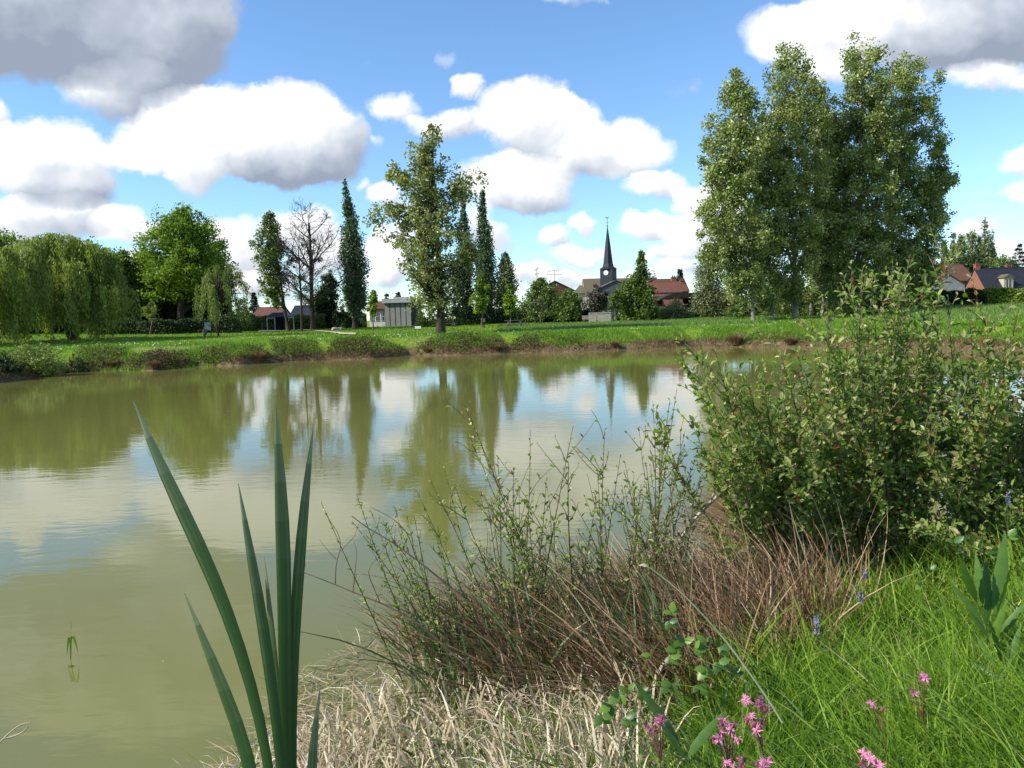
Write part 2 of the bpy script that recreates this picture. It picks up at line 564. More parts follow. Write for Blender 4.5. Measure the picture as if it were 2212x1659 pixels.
def build_ground():
    rad = np.concatenate([np.linspace(0.3, 12, 110), np.linspace(12.4, 30, 40), np.linspace(30.3, 62, 120), np.linspace(62.8, 120, 60), np.geomspace(123, 4500, 34)])
    a_front = np.radians(np.linspace(-50, 50, 420))
    a_back = np.radians(np.linspace(52, 308, 90))
    ang = np.concatenate([a_front, a_back])
    A, Rr = np.meshgrid(ang, rad, indexing='ij')
    X = np.sin(A) * Rr
    Y = np.cos(A) * Rr
    sd = pond_sd(X, Y)
    Z = hz(X, Y, sd)
    na, nr = X.shape
    V = np.stack([X, Y, Z], -1).reshape(-1, 3)
    idx = np.arange(na * nr).reshape(na, nr)
    a = idx
    b = np.roll(idx, -1, axis=0)
    Fq = np.stack([a[:, :-1], a[:, 1:], b[:, 1:], b[:, :-1]], -1).reshape(-1, 4)
    cidx = len(V)
    V = np.vstack([V, [[0, 0, H(0, 0.01)]]])
    Ft = np.stack([idx[:, 0], np.roll(idx[:, 0], -1), np.full(na, cidx)], -1)
    me = mesh('ground', V, [Fq, Ft], smooth=True)
    at_ = me.attributes.new('shore', 'FLOAT', 'POINT')
    at_.data.foreach_set('value', np.append(sd.ravel(), 3.0).astype(np.float32))
    m = bpy.data.materials.new('meadow_ground')
    m.use_nodes = True
    t = NT(m.node_tree)
    geo = t.n('ShaderNodeNewGeometry')
    pos = geo.outputs['Position']
    n1 = t.noise(pos, 0.35, 6, 0.62)
    n2 = t.noise(pos, 3.2, 6, 0.65)
    g = t.ramp(n1.outputs['Fac'], [(0.30, (0.115, 0.190, 0.018)), (0.50, (0.17, 0.265, 0.024)), (0.68, (0.24, 0.30, 0.042))])
    g2 = t.ramp(n2.outputs['Fac'], [(0.30, (0.55, 0.6, 0.5)), (0.7, (1.15, 1.12, 1.1))])
    g = t.mix(1.0, g, g2, 'MULTIPLY')
    # trodden, drier patches
    n3 = t.noise(pos, 0.12, 3, 0.5)
    dry = t.mapr(n3.outputs['Fac'], 0.50, 0.68, 0.0, 0.75)
    g = t.mix(dry, g, (0.20, 0.22, 0.06))
    soil = t.ramp(n2.outputs['Fac'], [(0.25, (0.045, 0.030, 0.018)), (0.55, (0.13, 0.09, 0.05)), (0.75, (0.27, 0.20, 0.12))])
    sh = t.n('ShaderNodeAttribute', attribute_name='shore')
    jit = t.math('MULTIPLY_ADD', n2.outputs['Fac'], 1.6, -0.8)
    dd = t.math('ADD', sh.outputs['Fac'], jit)
    dd = t.math('ADD', dd, t.math('MULTIPLY_ADD', n1.outputs['Fac'], 3.0, -1.5))
    fgreen = t.mapr(dd, 0.4, 1.6, 0.0, 1.0)
    sepp = t.n('ShaderNodeSeparateXYZ')
    t.l(pos, sepp.inputs[0])
    c = t.mix(fgreen, soil, g)
    # near bank: damp litter under the plants
    nearf = t.mapr(sepp.outputs['Y'], 12.0, 17.0, 1.0, 0.0)
    litter = t.ramp(n2.outputs['Fac'], [(0.3, (0.025, 0.022, 0.010)), (0.6, (0.07, 0.06, 0.028)), (0.8, (0.14, 0.11, 0.06))])
    c = t.mix(nearf, c, litter)
    p = t.n('ShaderNodeBsdfPrincipled')
    t.l(c, p.inputs['Base Color'])
    p.inputs['Roughness'].default_value = 0.95
    p.inputs['Specular IOR Level'].default_value = 0.1
    bm = t.n('ShaderNodeBump')
    bm.inputs['Strength'].default_value = 0.9
    bm.inputs['Distance'].default_value = 0.12
    nb = t.noise(pos, 7.0, 5, 0.7)
    t.l(nb.outputs['Fac'], bm.inputs['Height'])
    t.l(bm.outputs[0], p.inputs['Normal'])
    o = t.n('ShaderNodeOutputMaterial')
    t.l(p.outputs[0], o.inputs[0])
    tag(link('ground', me, mat=m), 'green meadow sloping down to the pond', kind='structure')


build_ground()


def build_water():
    V = np.array([[-75, -8, 0], [75, -8, 0], [75, 75, 0], [-75, 75, 0]], float)
    m = bpy.data.materials.new('pond_water')
    m.use_nodes = True
    t = NT(m.node_tree)
    geo = t.n('ShaderNodeNewGeometry')
    mp = t.n('ShaderNodeMapping')
    mp.inputs['Rotation'].default_value = (0, 0, math.radians(12))
    mp.inputs['Scale'].default_value = (0.55, 1.5, 1.0)
    t.l(geo.outputs['Position'], mp.inputs['Vector'])
    n1 = t.noise(mp.outputs[0], 3.6, 3, 0.5, 0.4)
    n2 = t.noise(mp.outputs[0], 0.8, 2, 0.5)
    n3 = t.noise(geo.outputs['Position'], 0.10, 3, 0.55)
    calm = t.mapr(n3.outputs['Fac'], 0.38, 0.62, 0.35, 1.15)
    h = t.math('MULTIPLY', n1.outputs['Fac'], calm)
    h = t.math('MULTIPLY_ADD', n2.outputs['Fac'], 0.9, h)
    b = t.n('ShaderNodeBump')
    b.inputs['Strength'].default_value = 1.0
    b.inputs['Distance'].default_value = 0.0025
    t.l(h, b.inputs['Height'])
    p = t.n('ShaderNodeBsdfPrincipled')
    nc = t.noise(geo.outputs['Position'], 0.25, 3, 0.5)
    c = t.ramp(nc.outputs['Fac'], [(0.3, (0.130, 0.132, 0.034)), (0.7, (0.150, 0.148, 0.040))])
    t.l(c, p.inputs['Base Color'])
    p.inputs['Roughness'].default_value = 0.03
    p.inputs['IOR'].default_value = 1.33
    t.l(b.outputs[0], p.inputs['Normal'])
    o = t.n('ShaderNodeOutputMaterial')
    t.l(p.outputs[0], o.inputs[0])
    tag(link('pond_water', mesh('pond_water', V, np.array([[0, 1, 2, 3]])), mat=m), 'still olive green pond water', kind='structure')


build_water()

# ------------------------------------------------------------------ trees
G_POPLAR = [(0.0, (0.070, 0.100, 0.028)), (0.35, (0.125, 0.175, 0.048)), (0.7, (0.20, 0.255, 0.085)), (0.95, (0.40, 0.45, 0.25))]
G_DARKPOP = [(0.0, (0.025, 0.052, 0.030)), (0.5, (0.055, 0.105, 0.055)), (1.0, (0.12, 0.19, 0.11))]
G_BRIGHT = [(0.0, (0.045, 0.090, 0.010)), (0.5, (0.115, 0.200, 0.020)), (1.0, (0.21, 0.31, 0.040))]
G_MID = [(0.0, (0.040, 0.075, 0.018)), (0.5, (0.085, 0.145, 0.032)), (1.0, (0.15, 0.215, 0.065))]
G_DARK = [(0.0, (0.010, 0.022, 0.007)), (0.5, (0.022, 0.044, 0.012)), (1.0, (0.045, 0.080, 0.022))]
G_WILLOW = [(0.0, (0.080, 0.120, 0.026)), (0.5, (0.155, 0.215, 0.048)), (1.0, (0.24, 0.30, 0.085))]
G_PALE = [(0.0, (0.070, 0.105, 0.030)), (0.5, (0.13, 0.185, 0.050)), (1.0, (0.20, 0.25, 0.09))]
G_GREY = [(0.0, (0.060, 0.085, 0.045)), (0.5, (0.12, 0.16, 0.080)), (1.0, (0.21, 0.25, 0.15))]
G_NEEDLE = [(0.0, (0.010, 0.020, 0.014)), (0.5, (0.020, 0.038, 0.024)), (1.0, (0.04, 0.065, 0.04))]
G_BROWN = [(0.0, (0.045, 0.030, 0.016)), (0.5, (0.10, 0.070, 0.035)), (1.0, (0.19, 0.14, 0.075))]
G_PURPLE = [(0.0, (0.030, 0.020, 0.022)), (0.5, (0.075, 0.065, 0.055)), (1.0, (0.17, 0.17, 0.13))]
G_PALEPOP = [(0.0, (0.075, 0.100, 0.036)), (0.35, (0.140, 0.175, 0.068)), (0.7, (0.235, 0.275, 0.125)), (0.95, (0.42, 0.46, 0.29))]
LM = {}
for nm, st, rg, tr, sp in (('poplar', G_POPLAR, .38, .28, .5), ('pale_poplar', G_PALEPOP, .38, .34, .5), ('dark_poplar', G_DARKPOP, .45, .2, .5), ('bright', G_BRIGHT, .55, .38, .3),
                           ('mid', G_MID, .5, .3, .4), ('dark', G_DARK, .6, .2, .3), ('willow', G_WILLOW, .5, .35, .3), ('pale', G_PALE, .5, .35, .3),
                           ('grey', G_GREY, .5, .25, .4), ('needle', G_NEEDLE, .6, .1, .3), ('brown', G_BROWN, .8, .15, .15), ('purple', G_PURPLE, .6, .15, .3)):
    LM[nm] = mat_leaf('leaf_' + nm, st, rg, tr, sp)
BARK = mat_noise('bark_grey', (0.07, 0.058, 0.042), (0.17, 0.15, 0.115), 3.0, 0.9, (1, 1, 0.25), bump=0.6)
BARK_D = mat_noise('bark_dark', (0.022, 0.018, 0.013), (0.06, 0.048, 0.034), 3.0, 0.9, (1, 1, 0.25), bump=0.6)
BARK_P = mat_noise('bark_pale', (0.11, 0.10, 0.08), (0.28, 0.27, 0.22), 2.0, 0.85, (1, 1, 0.4), bump=0.4)


def base_at(px, D):
    """ground point under image column px at depth D"""
    py = 690.0
    for _ in range(4):
        p = at(px, py, D)
        z = H(p.x, p.y)
        # pixel row of that ground point
        v = Vector((p.x, p.y, z - CAMZ))
        py = CY - v.dot(_u) / v.dot(_f) * F
    return Vector((p.x, D, z))


def interp(tab, v, col):
    tab = sorted(tab)
    return np.interp(v, [r[0] for r in tab], [r[col] for r in tab])


def crown_cards(C0, Rr, n_leaf, Ls, Ws, tint_c, up=0.3, vert=1.0, dirbias=(0, 0, -0.2), outward=None):
    """leaf cards scattered in soft balls around clump centres C0 (N,3) with radii Rr (N,)"""
    n = len(C0)
    pick = rng.integers(0, n, n_leaf)
    g = rng.normal(size=(n_leaf, 3))
    g = unit(g) * (rng.random((n_leaf, 1)) ** 0.45)
    g[:, 2] *= vert
    C = C0[pick] + g * Rr[pick][:, None]
    nrm = unit(rng.normal(size=(n_leaf, 3)) * 0.75 + unit(g) * 0.7 + np.array([0, 0, up]))
    D = rng.normal(size=(n_leaf, 3)) + np.array(dirbias)
    L = Ls * rng.uniform(0.65, 1.3, n_leaf)
    Wd = Ws * rng.uniform(0.65, 1.3, n_leaf)
    V, Fq = leaves(C, D, nrm, L, Wd)
    t = np.clip(tint_c[pick] + rng.normal(size=n_leaf) * 0.17, 0, 1)
    return V, Fq, t


def tree(name, label, cat, px, D, top, outline, n_clump, n_leaf, leaf, bark, group=None, trunk_r=0.3, lsize=(0.2, 0.15), clump=0.9,
         lean=0.55, stretch=1.0, n_limb=26, bare_to=None, hollow=0.5, extra=None, vert=1.0, up=0.3, rough_edge=0.22, twigs=True, second=None, limb_r=0.3):
    """outline: rows (py, x_left, x_right) giving the crown silhouette in the view; the crown is a rounded body at the tree's own depth"""
    b = base_at(px, D)
    tp = at(top[0], top[1], D)
    k = D / F * math.hypot(1, (px - CX) / F * 0)   # metres per frame unit at that depth
    root = empty(name, b, 0, label, cat, group)
    rows = []
    for (py, xl, xr) in outline:
        a_, c_ = at(xl, py, D), at(xr, py, D)
        rows.append(((a_.z + c_.z) / 2 - b.z, (a_.x + c_.x) / 2 - b.x, abs(c_.x - a_.x) / 2))
    rows.sort()
    zs = np.array([r[0] for r in rows])
    cx = np.array([r[1] for r in rows])
    rr = np.array([r[2] for r in rows])
    Ht = tp.z - b.z
    seed = rng.random() * 50
    # clump centres
    nz = 400
    zz = np.linspace(zs[0], zs[-1], nz)
    rz = np.interp(zz, zs, rr)
    pdf = np.maximum(rz, 0.15) ** 1.4
    pdf /= pdf.sum()
    z = rng.choice(zz, n_clump, p=pdf) + rng.uniform(-.2, .2, n_clump)
    R = np.interp(z, zs, rr)
    th = rng.random(n_clump) * 2 * np.pi
    lob = 1 + rough_edge * np.sin(3 * th + z * 0.9 + seed) * np.cos(z * 1.7 + seed) - rough_edge * 0.3
    u = hollow + (1 - hollow) * rng.random(n_clump) ** 0.8
    u[rng.random(n_clump) < 0.18] *= 0.5
    rad = np.maximum(R * lob * u - clump * 0.45, 0.0)
    c0 = np.interp(z, zs, cx)
    P0 = np.stack([c0 + rad * np.cos(th), rad * np.sin(th), z], 1)
    Rc = clump * rng.uniform(0.6, 1.25, n_clump) * np.clip(R / 1.6, 0.45, 1.0)
    tc_ = np.clip(0.47 + 0.19 * rng.normal(size=n_clump), 0, 1)
    V, Fq, t = crown_cards(P0, Rc, n_leaf, lsize[0], lsize[1], tc_, up=up, vert=vert)
    me = mesh('crown', V, Fq, t)
    crown = link('crown', me, root, LM[leaf])
    # trunk and limbs
    K = 12
    tt = np.linspace(0, 1, K)
    topx = tp.x - b.x
    axis = np.stack([topx * tt ** 1.15, 0.12 * np.sin(tt * 5 + seed), tt * Ht * 0.97 - 0.25], 1)
    axis[0, 0] = 0
    axis[:, 0] += 0.12 * np.sin(tt * 7 + seed) * (tt > 0)
    tr = trunk_r * (1 - tt) ** 0.75 + 0.02
    tr[0] *= 1.35
    Vt, Ft = tubes(axis[None], tr[None], 9)
    parts = [(Vt, Ft)]
    if n_limb > 0:
        sel = rng.choice(n_clump, min(n_limb, n_clump), replace=False)
        ends = P0[sel]
        rad_e = np.hypot(ends[:, 0] - np.interp(ends[:, 2], axis[:, 2], axis[:, 0]), ends[:, 1])
        z0 = np.clip(ends[:, 2] - rad_e * lean * 1.6 - 0.3, Ht * 0.1, Ht * 0.93)
        st = np.stack([np.interp(z0, axis[:, 2], axis[:, 0]), np.interp(z0, axis[:, 2], axis[:, 1]), z0], 1)
        q = np.linspace(0, 1, 7)[None, :, None]
        mid = (st + ends) / 2 + np.stack([np.zeros(len(sel)), np.zeros(len(sel)), -0.10 * rad_e], 1) + rng.normal(size=ends.shape) * 0.12
        P = (1 - q) ** 2 * st[:, None] + 2 * q * (1 - q) * mid[:, None] + q ** 2 * ends[:, None]
        rb = np.interp(z0, axis[:, 2], tr) * limb_r + 0.012
        Rl = rb[:, None] * (1 - 0.85 * np.linspace(0, 1, 7)[None])
        parts.append(tubes(P, Rl, 5))
        if twigs:
            allp = P[:, 2:, :].reshape(-1, 3)
            m = min(n_clump, 420)
            s2 = rng.choice(n_clump, m, replace=False)
            e2 = P0[s2]
            d2 = ((e2[:, None] - allp[None]) ** 2).sum(-1)
            d2 += np.where(allp[None, :, 2] > e2[:, None, 2], 6.0, 0)
            st2 = allp[d2.argmin(1)]
            q = np.linspace(0, 1, 4)[None, :, None]
            mid = (st2 + e2) / 2 + rng.normal(size=e2.shape) * 0.12
            P2 = (1 - q) ** 2 * st2[:, None] + 2 * q * (1 - q) * mid[:, None] + q ** 2 * e2[:, None]
            parts.append(tubes(P2, np.full((m, 4), 0.012) + np.array([0.02, 0.012, 0.006, 0])[None], 3))
    Vt, Ft = join(parts)
    link('trunk', mesh('trunk', Vt, Ft, smooth=True), root, bark)
    return root, P0, b


# -- the centre poplar with mistletoe
r, P0, b = tree('poplar_tree', 'tall open poplar with mistletoe standing alone near the far shore, front of the slate hangar', 'tree', 952, 70, (932, 252),
     [(262, 922, 944), (300, 885, 968), (340, 870, 965), (380, 850, 978), (430, 850, 1000), (470, 830, 1002), (520, 822, 1000), (570, 845, 1005), (620, 860, 1015), (662, 880, 1000)],
     430, 16500, 'pale_poplar', BARK_D, trunk_r=0.36, lsize=(0.26, 0.2), clump=0.62, n_limb=44, hollow=0.25, rough_edge=0.65)


def limb_group(root, b, D, spots, n_leaf, leaf, bark, start, size=0.6, name='side_limb', ls=0.26, label=None):
    """a long side limb with its own leaves; spots: (px, py) along the limb"""
    pts = np.array([[p.x - b.x, 0.3 * math.sin(i), p.z - b.z] for i, p in enumerate([at(x, y, D) for x, y in spots])])
    n = 10
    tt = np.linspace(0, 1, n)
    ti = np.linspace(0, 1, len(pts))
    P = np.stack([np.interp(tt, ti, pts[:, i]) for i in range(3)], 1)
    Vt, Ft = tubes(P[None], np.linspace(start, 0.02, n)[None], 5)
    o = link(name, mesh(name, Vt, Ft, smooth=True), root, bark)
    if label: o['label'] = label
    kc = 26
    s = rng.uniform(0.35, 1.05, kc)
    C0 = np.stack([np.interp(s, tt, P[:, i]) for i in range(3)], 1) + rng.normal(size=(kc, 3)) * size * 0.8
    V, Fq, t = crown_cards(C0, np.full(kc, size), n_leaf, ls, ls * .75, np.clip(0.5 + .15 * rng.normal(size=kc), 0, 1))
    link('foliage', mesh('foliage', V, Fq, t), o, LM[leaf])


limb_group(r, b, 70, [(947, 470), (975, 440), (1000, 405), (1015, 395)], 1500, 'pale_poplar', BARK_D, 0.10, 0.75)
limb_group(r, b, 70, [(945, 520), (900, 480), (860, 465), (812, 462)], 1200, 'pale_poplar', BARK_D, 0.10, 0.6)
limb_group(r, b, 70, [(940, 440), (900, 410), (865, 380), (845, 372)], 1000, 'pale_poplar', BARK_D, 0.08, 0.45)
limb_group(r, b, 70, [(950, 600), (985, 590), (1010, 560), (1020, 540)], 1600, 'pale_poplar', BARK_D, 0.10, 0.7)


def mistletoe(root, b, D, px, py, rad_px, mat='dark', n=500):
    p = at(px, py, D)
    c = np.array([[p.x - b.x, rng.uniform(-.8, .8), p.z - b.z]])
    V, Fq, t = crown_cards(c, np.array([rad_px / F * D]), n, 0.16, 0.07, np.array([0.45]))
    link('mistletoe', mesh('mistletoe', V, Fq, t), root, LM[mat])['kind'] = 'stuff'


for (x, y, q) in ((910, 525, 12), (975, 600, 22), (905, 600, 16), (985, 630, 20), (950, 575, 18), (930, 640, 15), (968, 520, 10), (1002, 600, 14), (885, 560, 10), (955, 650, 18)):
    mistletoe(r, b, 70, x, y, q, n=int(q * 34))

# -- the big clump of poplars on the right
CL = [
    (1627, 82, (1588, 140), [(146, 1572, 1604), (200, 1545, 1645), (290, 1508, 1672), (370, 1482, 1670), (450, 1490, 1680), (520, 1495, 1680), (580, 1515, 1675), (640, 1560, 1660)],
     'leftmost poplar of the clump, its slim pale trunk standing clear in the grass', 620, 40000, .20),
    (1669, 86, (1650, 240), [(250, 1630, 1670), (330, 1600, 1700), (430, 1570, 1710), (540, 1575, 1710), (640, 1600, 1700), (665, 1620, 1690)],
     'short poplar with a thin trunk, second from the left in the clump', 340, 20000, .17),
    (1717, 88, (1698, 85), [(94, 1675, 1722), (130, 1650, 1755), (200, 1625, 1795), (300, 1610, 1810), (400, 1600, 1810), (500, 1610, 1790), (600, 1650, 1770), (650, 1670, 1750)],
     'poplar with a forked pale trunk under the left pointed peak of the clump', 720, 46000, .27),
    (1752, 96, (1770, 185), [(200, 1752, 1792), (270, 1720, 1830), (380, 1710, 1860), (500, 1710, 1860), (600, 1720, 1840), (640, 1730, 1800)],
     'poplar in the middle of the clump filling the notch between its two peaks', 460, 28000, .24),
    (1776, 92, (1800, 240), [(250, 1780, 1820), (330, 1750, 1850), (430, 1740, 1860), (540, 1740, 1850), (640, 1750, 1830)],
     'thinner poplar just right of the clump centre, second of the close pair of trunks', 300, 16000, .2),
    (1850, 90, (1866, 78), [(84, 1832, 1902), (115, 1803, 1930), (200, 1790, 1965), (300, 1780, 1970), (400, 1765, 1960), (500, 1760, 1950), (600, 1770, 1920), (655, 1780, 1880)],
     'tallest poplar of the clump with the rounded top', 820, 50000, .32),
    (1915, 94, (1965, 125), [(130, 1918, 2000), (160, 1900, 2032), (230, 1885, 2042), (320, 1880, 2035), (400, 1870, 2035), (500, 1850, 2030), (600, 1840, 2000), (655, 1850, 1970)],
     'poplar on the shaded right side of the clump with a broad flat top', 760, 44000, .28),
    (1985, 95, (2035, 290), [(300, 2010, 2048), (370, 1995, 2066), (430, 1960, 2068), (500, 1940, 2055), (570, 1930, 2040), (640, 1920, 2020)],
     'lowest and rightmost poplar of the clump, dark with ragged branches against the sky', 300, 17000, .24),
]
for i, (px, D, top, ol, lab, nc, nl, tr) in enumerate(CL):
    r, P0, b = tree('poplar_tree', lab, 'tree', px, D, top, ol, int(nc * .62), nl, 'poplar', BARK_P if i < 6 else BARK, group='poplars of the big clump on the right',
                    trunk_r=tr * .8, lsize=(0.27, 0.21), clump=0.92, n_limb=40, hollow=0.25, lean=0.9, rough_edge=0.2, limb_r=0.22)
    if i == 7:
        limb_group(r, b, D, [(2000, 440), (2040, 410), (2062, 385)], 900, 'poplar', BARK, 0.06, 0.5)
        limb_group(r, b, D, [(1990, 330), (2030, 320), (2042, 290)], 500, 'poplar', BARK, 0.05, 0.4)
        limb_group(r, b, D, [(1990, 500), (2030, 480), (2055, 470)], 700, 'poplar', BARK, 0.05, 0.45)
    if i == 2:
        limb_group(r, b, D, [(1715, 590), (1700, 520), (1690, 460)], 500, 'poplar', BARK_P, 0.14, 0.6)
        limb_group(r, b, D, [(1718, 570), (1730, 500), (1740, 440)], 500, 'poplar', BARK_P, 0.13, 0.6)
for (px, D, ty) in ((1735, 93, 470), (1792, 97, 420), (1840, 97, 400)):
    pass

# -- Lombardy poplars
LP = [
    (767, 105, (745, 392), [(398, 742, 748), (430, 736, 762), (470, 735, 775), (520, 735, 785), (570, 733, 797), (620, 733, 803), (655, 738, 800), (680, 755, 785)], 'lone dark Lombardy poplar with a single sharp tip standing left of the slate hangar', 300, 20000),
    (1003, 112, (1000, 425), [(430, 997, 1004), (470, 985, 1018), (530, 980, 1025), (590, 975, 1030), (640, 975, 1030), (680, 985, 1025)], 'left one of the two Lombardy poplars behind the open poplar, partly hidden by it', 230, 13000),
    (1052, 112, (1042, 404), [(410, 1039, 1045), (440, 1030, 1055), (500, 1026, 1064), (560, 1024, 1076), (620, 1022, 1082), (680, 1035, 1070)], 'right one of the two Lombardy poplars behind the open poplar, the taller', 260, 15000),
]
for (px, D, top, ol, lab, nc, nl) in LP:
    tree('lombardy_poplar', lab, 'tree', px, D, top, ol, nc, nl, 'dark_poplar', BARK_D, group='Lombardy poplars across the meadow', trunk_r=.35, lsize=(.3, .2), clump=.8,
         n_limb=14, lean=2.6, hollow=.35, vert=1.7, rough_edge=.16, twigs=False)
LP2 = [(2062, (2060, 500), 13), (2078, (2076, 498), 13), (2100, (2097, 484), 17), (2118, (2113, 500), 12), (2132, (2126, 468), 18), (2146, (2142, 520), 12), (2042, (2040, 515), 12)]
LPL = ['second one from the left in the distant row of Lombardy poplars', 'third one from the left in the distant row of Lombardy poplars', 'broad middle one of the distant row of Lombardy poplars',
       'slim one directly left of the tallest in the distant row of Lombardy poplars', 'tallest one of the distant row of Lombardy poplars behind the brick house', 'short rightmost one of the distant row of Lombardy poplars',
       'leftmost of the distant row of Lombardy poplars next to the clump']
for (px, top, hw), lab in zip(LP2, LPL):
    D = 190 + rng.uniform(-6, 6)
    tree('lombardy_poplar', lab, 'tree', px, D, top, [(top[1] + 6, top[0] - 3, top[0] + 3), (top[1] + 30, px - hw * .8, px + hw * .7), (580, px - hw, px + hw), (640, px - hw * .7, px + hw * .7)],
         110, 4200, 'grey', BARK_D, group='distant row of Lombardy poplars', trunk_r=.35, lsize=(.5, .36), clump=1.0, n_limb=0, vert=1.6, rough_edge=.12, twigs=False)

